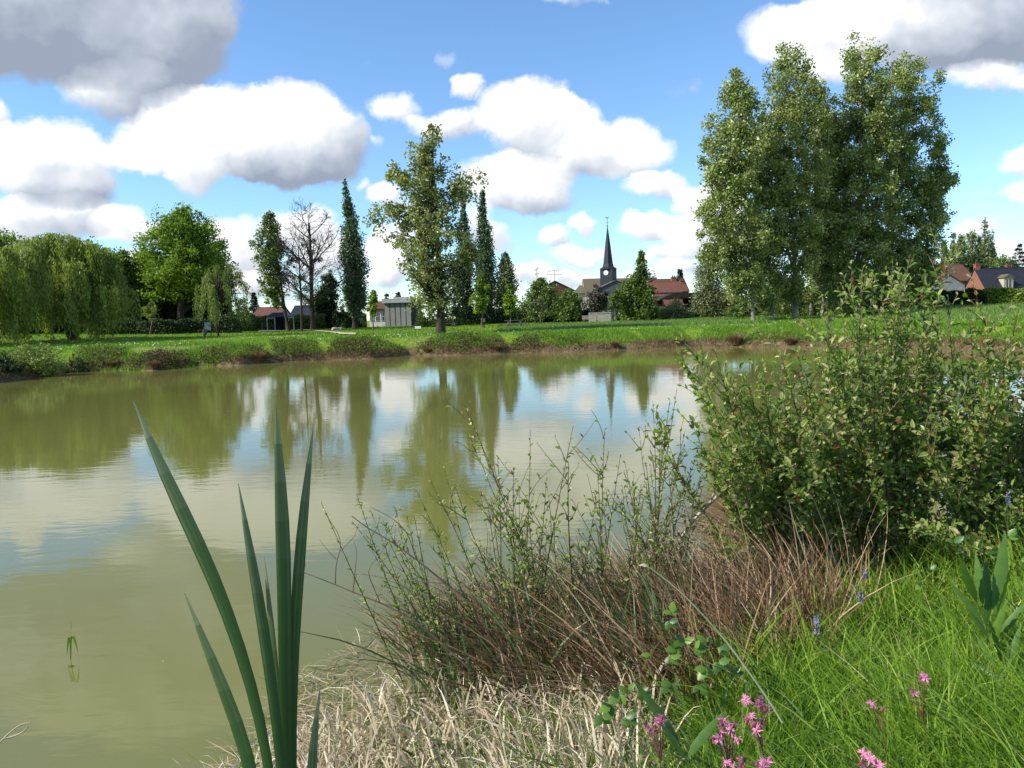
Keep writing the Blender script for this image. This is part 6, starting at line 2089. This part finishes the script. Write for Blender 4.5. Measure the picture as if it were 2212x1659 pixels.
def thick_blade(P, Wd, side, thick=.12):
    """lens section blade with ribs running along it: P (K,3), Wd (K)"""
    K = len(P)
    T = unit(np.gradient(P, axis=0))
    sd = unit(side - T * (T * side).sum(-1, keepdims=True))
    nn = np.cross(sd, T)
    w_ = Wd[:, None]
    a = np.linspace(-.5, .5, 9)
    rows = [P + sd * w_ * x - nn * w_ * (thick * (1 - (2 * x) ** 2) + (.008 if i % 2 else 0)) for i, x in enumerate(a)]
    rows += [P + sd * w_ * x + nn * w_ * thick * .4 * (1 - (2 * x) ** 2) for x in a[::-1][1:-1]]
    V = np.stack(rows, 1)
    m = V.shape[1]
    idx = np.arange(K * m).reshape(K, m)
    A1, B1 = idx[:-1], np.roll(idx[:-1], -1, 1)
    C1, D1 = idx[1:], np.roll(idx[1:], -1, 1)
    Fq = np.stack([A1, B1, D1, C1], -1).reshape(-1, 4)
    vein = np.tile(rng.normal(size=m) * .055, K - 1)
    return V.reshape(-1, 3), Fq, np.repeat(np.arange(K - 1) / (K - 1), m), vein


BL = [
    ([(588, 1659), (563, 1541), (529, 1423), (478, 1277), (428, 1164), (371, 1063), (321, 962), (288, 866)], 29, .98, 'longest cattail leaf leaning far left'),
    ([(610, 1659), (596, 1541), (580, 1423), (557, 1277), (535, 1164), (522, 1095), (515, 1045)], 23, .94, None),
    ([(619, 1659), (616, 1513), (614, 1344), (616, 1175), (605, 1040), (599, 930), (596, 874)], 29, .96, 'upright cattail leaf reaching highest in the middle'),
    ([(629, 1659), (630, 1485), (639, 1316), (648, 1175), (661, 1040), (671, 960), (677, 921)], 23, .97, None),
    ([(608, 1659), (599, 1513), (588, 1372), (580, 1277), (571, 1203)], 17, 1.0, 'shortest thin leaf in the middle of the cattail'),
    ([(554, 1659), (518, 1569), (478, 1474), (428, 1356), (398, 1280)], 28, .90, 'lower left cattail leaf with a reddish tip'),
    ([(665, 1659), (684, 1541), (692, 1482)], 27, .86, 'short wide leaf at the right foot of the cattail'),
]
cb = Vector((at(612, 1659, .95).x, .95, H(-.28, .95)))
ct = empty('cattail', cb, 0, 'cattail with seven long dark green blades standing right in front of the camera', 'cattail')
for pts, wpx, D, lab in BL:
    body = [at(x, y, D) for x, y in pts]
    # continue straight down to the foot of the plant
    foot = Vector((cb.x * .75 + body[0].x * .25, .95, cb.z - .03))
    pts3 = [foot, foot.lerp(body[0], .5)] + body
    P = np.array([list(p) for p in pts3])
    s = np.concatenate([[0], np.cumsum(np.linalg.norm(np.diff(P, axis=0), axis=1))])
    s /= s[-1]
    q = np.linspace(0, 1, 34)
    Pq = np.stack([np.interp(q, s, P[:, j]) for j in range(3)], 1)
    for _ in range(5):
        Pq[1:-1] = (Pq[:-2] + 2 * Pq[1:-1] + Pq[2:]) / 4
    Ltot = np.linalg.norm(np.diff(P, axis=0), axis=1).sum()
    dist_tip = (1 - q) * Ltot
    wmax = wpx / F * D * 1.08
    Wd = wmax * np.sin(np.pi / 2 * np.clip((dist_tip / .19), 0, 1)) ** .8 * (1 - .58 * np.clip((dist_tip - .22) / .60, 0, 1))
    Wd = np.maximum(Wd, .0006)
    a0 = rng.uniform(-.25, .25)
    side = np.stack([np.cos(a0 + q * .35), np.sin(a0 + q * .35) * .8, 0 * q], 1)
    V, Fq, tq, vein = thick_blade(Pq - np.array(cb), Wd, side)
    dt = np.interp(tq, q, dist_tip)
    tint = np.clip(.34 + vein + .60 * np.exp(-dt / .20) + .55 * np.exp(-dt / .02), 0, 1)
    o = link('leaf', mesh('leaf', V, Fq, tint, smooth=False), ct, CATT)
    if lab: o['label'] = lab

# ------------------------------------------------------------------ flowers and broad leaves
PINK = mat_leaf('pink_petal', [(0.0, (0.42, 0.10, 0.22)), (0.5, (0.62, 0.20, 0.36)), (1.0, (0.80, 0.45, 0.58))], .6, .35, .2, (1.1, .9, 1.))
CALYX = mat_noise('calyx_red', (0.10, 0.015, 0.025), (0.20, 0.04, 0.05), 30, .5)
FSTEM = mat_noise('flower_stem', (0.07, 0.05, 0.03), (0.13, 0.09, 0.05), 30, .6)


def robin_mesh(seed):
    r_ = np.random.default_rng(seed)
    Pn, wd, sd = [], [], []
    for p_ in range(5):
        a = 2 * math.pi * p_ / 5 + r_.normal() * .15
        for q in (-1.5, -.5, .5, 1.5):
            b_ = a + q * .20 + r_.normal() * .06
            L = .0165 * (1.0 if abs(q) < 1 else .72) * r_.uniform(.8, 1.15)
            t = np.linspace(0, 1, 4)[:, None]
            d = np.array([math.cos(b_), math.sin(b_), .25 + r_.normal() * .25])
            Pn.append(t * d * L + (t ** 2) * np.array([0, 0, -.004]))
            wd.append([.0012, .0026, .0024, .0008])
            sd.append([-math.sin(b_), math.cos(b_), .2])
    V, Fq = ribbons(np.array(Pn), np.array(wd), np.array(sd))
    me = mesh('petals', V, Fq, np.clip(r_.normal(size=len(Fq)) * .2 + .55, 0, 1))
    me.materials.append(PINK)
    return me


ROB = [robin_mesh(i) for i in range(4)]
Vc, Fc = tubes(np.array([[[0, 0, -.012], [0, 0, -.006], [0, 0, .001]]]), np.array([[.0014, .0030, .0022]]), 6)
CALM = mesh('calyx', Vc, Fc)
CALM.materials.append(CALYX)


def robin(label, pts, D, scale=1.0):
    pts3 = [at(x, y, D + rng.uniform(-.06, .06)) for x, y in pts]
    cen = sum(pts3, Vector()) / len(pts3)
    bx, by = cen.x + rng.uniform(.03, .10), cen.y + rng.uniform(-.03, .05)
    b = Vector((bx, by, H(bx, by)))
    root = empty('pink_wildflower', b, 0, label, 'flower', 'ragged pink wildflowers on the near bank')
    low = Vector((cen.x * .8 + bx * .2, cen.y, min(p.z for p in pts3) - .06))
    q = np.linspace(0, 1, 8)[None, :, None]
    P = curve(np.array([b]), np.array([low]), 8, wob=.015) - np.array(b)
    V, Fq = tubes(P, np.linspace(.0026, .0018, 8)[None], 5)
    link('stem', mesh('stem', V, Fq, smooth=True), root, FSTEM)
    for i, p in enumerate(pts3):
        P = curve(np.array([low]), np.array([p]), 5, wob=.008) - np.array(b)
        V, Fq = tubes(P, np.linspace(.0016, .0011, 5)[None], 4)
        link('flower_stalk', mesh('flower_stalk', V, Fq), root, CALYX if i % 2 else FSTEM)
        f = bpy.data.objects.new('flower', CALM)
        COL.objects.link(f)
        f.parent = root
        f.location = p - b
        f.rotation_euler = (rng.normal(.75, .35), rng.normal(0, .35), rng.uniform(0, 6))
        f.scale = [1.25 * scale] * 3
        pe = bpy.data.objects.new('petals', ROB[i % 4])
        COL.objects.link(pe)
        pe.parent = f
    m = 8
    st = np.stack([[np.interp(t_, np.linspace(0, 1, 8), np.linspace(0, low[j] - b[j], 8)) for t_ in rng.random(m) * .8] for j in range(3)], 1)
    V, Fq = leaves(st, rng.normal(size=(m, 3)) + [0, 0, .8], rng.normal(size=(m, 3)), rng.uniform(.03, .06, m), rng.uniform(.005, .009, m), True)
    link('stem_leaves', mesh('stem_leaves', V, Fq, rng.random(len(Fq)) * .5 + .3), root, SEDGE)['kind'] = 'stuff'


def c6(*pts):
    return [(1280 + x * .2315, 1280 + y * .2315) for x, y in pts]


robin('pink wildflower head alone in front of the big dark dock leaf', c6((610, 1140), (640, 1200), (590, 1210), (540, 1270), (580, 1290), (720, 1260), (650, 1160), (515, 1250)), 2.15)
robin('largest pink wildflower with many heads low in front of the grass', c6((1220, 1190), (1330, 1220), (1260, 1260), (1200, 1300), (1130, 1360), (1180, 1370), (1340, 1370), (1250, 1450), (1210, 1230), (1290, 1290)), 2.05)
robin('pink wildflower touching the largest one on its right side', c6((1450, 1190), (1510, 1230), (1580, 1190), (1530, 1290), (1480, 1160), (1550, 1230)), 2.1)
robin('pink wildflower with the highest heads of the group above the largest one', c6((1420, 1000), (1570, 1000), (1600, 1060), (1630, 1090), (1550, 1040), (1440, 1010)), 2.2)
robin('pink wildflower at the very bottom under the largest one', c6((1240, 1590), (1390, 1560), (1540, 1590), (1620, 1580), (1300, 1640), (1400, 1600), (1590, 1620)), 1.95)
robin('small closed pink wildflower on a tall stem in the bright grass, the rightmost and highest', [(1996, 1459), (2000, 1466), (1971, 1490), (1976, 1500), (1990, 1464)], 2.35, .8)
robin('small pink wildflower in the bright grass left of the rightmost one', [(1882, 1520), (1887, 1526), (1908, 1531)], 2.3, .8)
robin('pink wildflower cut by the bottom edge under the bright grass', [(1866, 1628), (1880, 1640), (1891, 1648), (1862, 1648), (1900, 1655)], 2.0)

BLUE = mat_leaf('blue_petal', [(0.0, (0.15, 0.14, 0.22)), (0.5, (0.25, 0.24, 0.36)), (1.0, (0.38, 0.37, 0.48))], .6, .3, .2, (1, 1, 1.1))
for i, (pts, D, lab) in enumerate([([(1764, 1330), (1764, 1372)], 3.2, 'blue flower spike nearest, at the dark foot of the straw stalks'), ([(1859, 1280), (1860, 1302)], 3.6, 'small blue flower spike at the left border of the bright grass'),
                                  ([(1868, 1232), (1868, 1250)], 4.0, 'small blue flower spike just above the other small one'), ([(2177, 1066), (2178, 1092)], 4.3, 'pale blue flower spike at the foot of the right part of the thicket')]):
    t_, b_ = at(*pts[0], D), at(*pts[1], D)
    g = Vector((b_.x, b_.y, H(b_.x, b_.y)))
    root = empty('blue_wildflower', g, 0, lab, 'flower', 'blue flower spikes at the foot of the thicket')
    V, Fq = tubes(np.array([[[0, 0, -.02], list((b_ - g) * .5), list(t_ - g)]]), np.array([[.0025, .002, .001]]), 5)
    link('stem', mesh('stem', V, Fq), root, FSTEM)
    m = 60
    s = rng.random((m, 1))
    C = np.array(b_ - g) * (1 - s) + np.array(t_ - g) * s
    V, Fq = leaves(C, rng.normal(size=(m, 3)) * [1, 1, .4] + [0, 0, .2], rng.normal(size=(m, 3)), rng.uniform(.010, .018, m), rng.uniform(.006, .010, m), True)
    link('blossom', mesh('blossom', V, Fq, rng.random(len(Fq))), root, BLUE)['kind'] = 'stuff'

BROAD = mat_leaf('broad_leaf', [(0.0, (0.020, 0.060, 0.012)), (0.5, (0.050, 0.125, 0.022)), (1.0, (0.13, 0.24, 0.045))], .42, .35, .45)


def broad_leaf(kind, tint):
    """a leaf with midrib fold and a wavy or toothed edge; length 1 along z, facing -y"""
    K = 11
    t = np.linspace(0, 1, K)
    if kind == 'bramble':
        w_ = .36 * np.sin(np.pi * t ** .75) ** .8 * (1 + .14 * np.where(np.arange(K) % 2, 1, -1))
    elif kind == 'dock':
        w_ = .075 * np.sin(np.pi * t ** .8) ** .85 * (1 + .08 * np.sin(t * 40))
    else:
        w_ = .20 * np.sin(np.pi * t ** .8) ** .8
    w_[0] = w_[-1] = .004
    z = t
    bow = -.18 * t ** 2 if kind != 'bramble' else -.22 * t ** 2
    rib = .02 * np.where(np.arange(K) % 2, 1, 0)
    V = np.concatenate([np.stack([-w_, bow * -1 * -1 - .35 * w_ + rib, z], 1), np.stack([0 * w_, bow, z], 1), np.stack([w_, bow - .35 * w_ + rib, z], 1)])
    V[:, 1] *= -1
    i = np.arange(K - 1)
    Fq = np.concatenate([np.stack([i, i + K, i + K + 1, i + 1], 1), np.stack([i + K, i + 2 * K, i + 2 * K + 1, i + K + 1], 1)])
    me = mesh('leaf', V, Fq, np.clip(np.full(len(Fq), tint) + .05 * np.tile(np.arange(K - 1) % 2, 2), 0, 1), smooth=True)
    me.materials.append(BROAD)
    return me


BM = {(k, v): broad_leaf(k, v) for k in ('bramble', 'dock', 'herb') for v in (.3, .55, .8)}


def put_leaf(parent, off, p, L, d, nrm, kind, v, label=None):
    d = Vector(d).normalized()
    n_ = Vector(nrm)
    n_ = (n_ - d * n_.dot(d)).normalized()
    s = d.cross(n_)
    R = Matrix((s, -n_, d)).transposed()
    if R.determinant() < 0:
        R = Matrix((-s, -n_, d)).transposed()
    o = bpy.data.objects.new('leaf', BM[(kind, v)])
    COL.objects.link(o)
    o.parent = parent
    Mx = R.to_4x4() @ Matrix.Scale(L, 4)
    Mx.translation = Vector(p) - off
    o.matrix_local = Mx
    if label: o['label'] = label


def bramble(label, cpts, D, base):
    g = gp(*base)
    root = empty('bramble', g, 0, label, 'bramble', 'young brambles in front of the brown rushes')
    for (x, y, tw_, L) in cpts:
        p = at(x, y, D + rng.uniform(-.12, .12))
        P = curve(np.array([g]) + rng.normal(size=(1, 3)) * [.04, .04, 0], np.array([p]), 7, wob=.04, out=np.array([[0, 0, .05]])) - np.array(g)
        V, Fq = tubes(P, np.linspace(.0022, .0012, 7)[None], 4)
        link('stem', mesh('stem', V, Fq), root, FSTEM)
        for k_, da in enumerate((-1.25, 0, 1.25)):
            a = tw_ + da
            v = (.3, .55, .8)[rng.integers(0, 3)]
            d = (math.sin(a), -.35 + rng.normal() * .2, math.cos(a) * .6 + .05)
            put_leaf(root, g, p, L * (1 if k_ == 1 else .8) * rng.uniform(.85, 1.1), d, (rng.normal() * .25 - .2, -.55, .8), 'bramble', v)


bramble('young bramble with bright toothed leaves in front of the brown rushes, the fuller one', [(1450, 1322, 0, .045), (1446, 1342, 2.2, .04), (1478, 1384, -.5, .055), (1462, 1398, -1.6, .055), (1500, 1398, 1.4, .05), (1404, 1412, -1.4, .035),
        (1448, 1418, 2.4, .05), (1526, 1384, -.8, .045), (1552, 1398, 1.2, .05), (1552, 1430, 2.2, .055), (1524, 1442, -2.6, .055), (1586, 1450, 1.8, .04), (1450, 1476, -2.2, .055), (1508, 1480, 2.6, .05)], 2.9, (1510, 1530))
bramble('young bramble with pale leaves low left of the dark dock leaf', [(1356, 1488, -.8, .05), (1338, 1500, -2.2, .05), (1318, 1522, -1.9, .045), (1385, 1494, 1.8, .045), (1300, 1545, 2.6, .05), (1352, 1550, 2.0, .05)], 2.5, (1350, 1620))
bramble('young bramble at the right edge among the bright grass', [(2010, 1230, -.8, .05), (1990, 1262, -2.2, .045), (2060, 1170, .4, .05), (2180, 1160, .3, .05), (2150, 1190, -1.5, .05), (2205, 1210, 1.8, .05)], 3.7, (2110, 1260))

g = gp(1472, 1640)
root = empty('dock_leaf_plant', g, 0, 'large dark glossy dock leaf arching up behind the first pink flower', 'dock plant')
a, b_ = at(1470, 1610, 2.1), at(1384, 1468, 2.15)
put_leaf(root, g, a, (b_ - a).length * 1.05, b_ - a, (.55, -.8, .3), 'dock', .3, 'large dark leaf curving to the left')
P = curve(np.array([g]), np.array([a]), 6, wob=.01) - np.array(g)
V, Fq = tubes(P, np.linspace(.005, .003, 6)[None], 6)
link('stalk', mesh('stalk', V, Fq), root, REED)
a = at(1480, 1640, 2.0)
put_leaf(root, g, a, .16, (.5, .1, .55), (-.2, -.8, .5), 'dock', .55)
put_leaf(root, g, a, .13, (-.3, -.1, .6), (.4, -.8, .5), 'dock', .55)


def dock(label, base, leaves_, D):
    g = gp(*base)
    root = empty('dock_plant', g, 0, label, 'dock plant', 'broad leaved dock plants in the bright grass')
    for (bx, by, tx, ty, v) in leaves_:
        a, b_ = at(bx, by, D), at(tx, ty, D + rng.uniform(-.1, .1))
        put_leaf(root, g, a, (b_ - a).length, b_ - a, (rng.normal() * .4 - .2, -.8, .4), 'dock', v)
        P = curve(np.array([g]), np.array([a]), 5, wob=.01) - np.array(g)
        V, Fq = tubes(P, np.linspace(.004, .0025, 5)[None], 5)
        link('stalk', mesh('stalk', V, Fq), root, REED)


dock('broad leaved dock standing dark in the bright grass at the right edge', (2140, 1420),
     [(2110, 1300, 2070, 1212, .3), (2125, 1310, 2100, 1195, .55), (2130, 1350, 2140, 1210, .3), (2150, 1340, 2180, 1150, .55), (2120, 1340, 2060, 1260, .55), (2150, 1330, 2205, 1230, .3), (2135, 1380, 2090, 1300, .3), (2155, 1380, 2215, 1300, .55), (2140, 1400, 2170, 1310, .8)], 3.1)
dock('smaller dock with paler leaves under the dark one at the right edge', (2180, 1520),
     [(2150, 1440, 2110, 1370, .55), (2165, 1430, 2150, 1340, .3), (2180, 1440, 2205, 1350, .55), (2190, 1460, 2230, 1400, .3), (2160, 1470, 2100, 1430, .3)], 2.8)

# shoot standing in the water and its floating scrap
q = onz(150, 1425, 0)
root = empty('water_shoot', q, 0, 'small green shoot with two drooping leaves standing in the water at the lower left', 'water plant')
for pts in ([(153, 1430), (152, 1390), (152, 1361), (147, 1375), (145, 1415)], [(153, 1425), (153, 1385), (154, 1358), (162, 1378), (169, 1412)]):
    P = pxcurve(pts, q.y, 9)[None] - np.array(q)
    V, Fq = ribbons(P, np.array([[.006, .008, .010, .012, .014, .016, .016, .010, .002]]), np.array([[1., .2, 0.]]))
    link('leaf', mesh('leaf', V, Fq, np.full(len(Fq), .75)), root, GREEN)
P = pxcurve([(153, 1362), (154, 1350), (155, 1342)], q.y, 4)[None] - np.array(q)
V, Fq = ribbons(P, np.array([[.003, .003, .002, .001]]), np.array([[1., 0, 0.]]))
link('tip', mesh('tip', V, Fq, np.full(len(Fq), .5)), root, GREEN)
q = onz(151, 1441, 0)
V, Fq = leaves([[-.02, 0, .004], [-.01, .01, .006]], [[1, .4, .05], [1, -.3, .1]], [[0, 0, 1], [0, .2, 1]], [.05, .045], [.012, .010], True)
o = link('floating_leaf', mesh('floating_leaf', V, Fq, np.full(len(Fq), .3)), None, RUSH)
o.location = q
tag(o, 'brown scrap of leaf floating below the green shoot', 'leaf')
q = onz(352, 1430, 0)
V, Fq = leaves([[-.01, 0, .004]], [[1, .2, .02]], [[0, 0, 1]], [.022], [.008], True)
o = link('floating_petal', mesh('floating_petal', V, Fq, np.full(len(Fq), .95)), None, CREAM)
o.location = q
tag(o, 'tiny pale scrap floating alone on the water left of the cattail', 'petal')
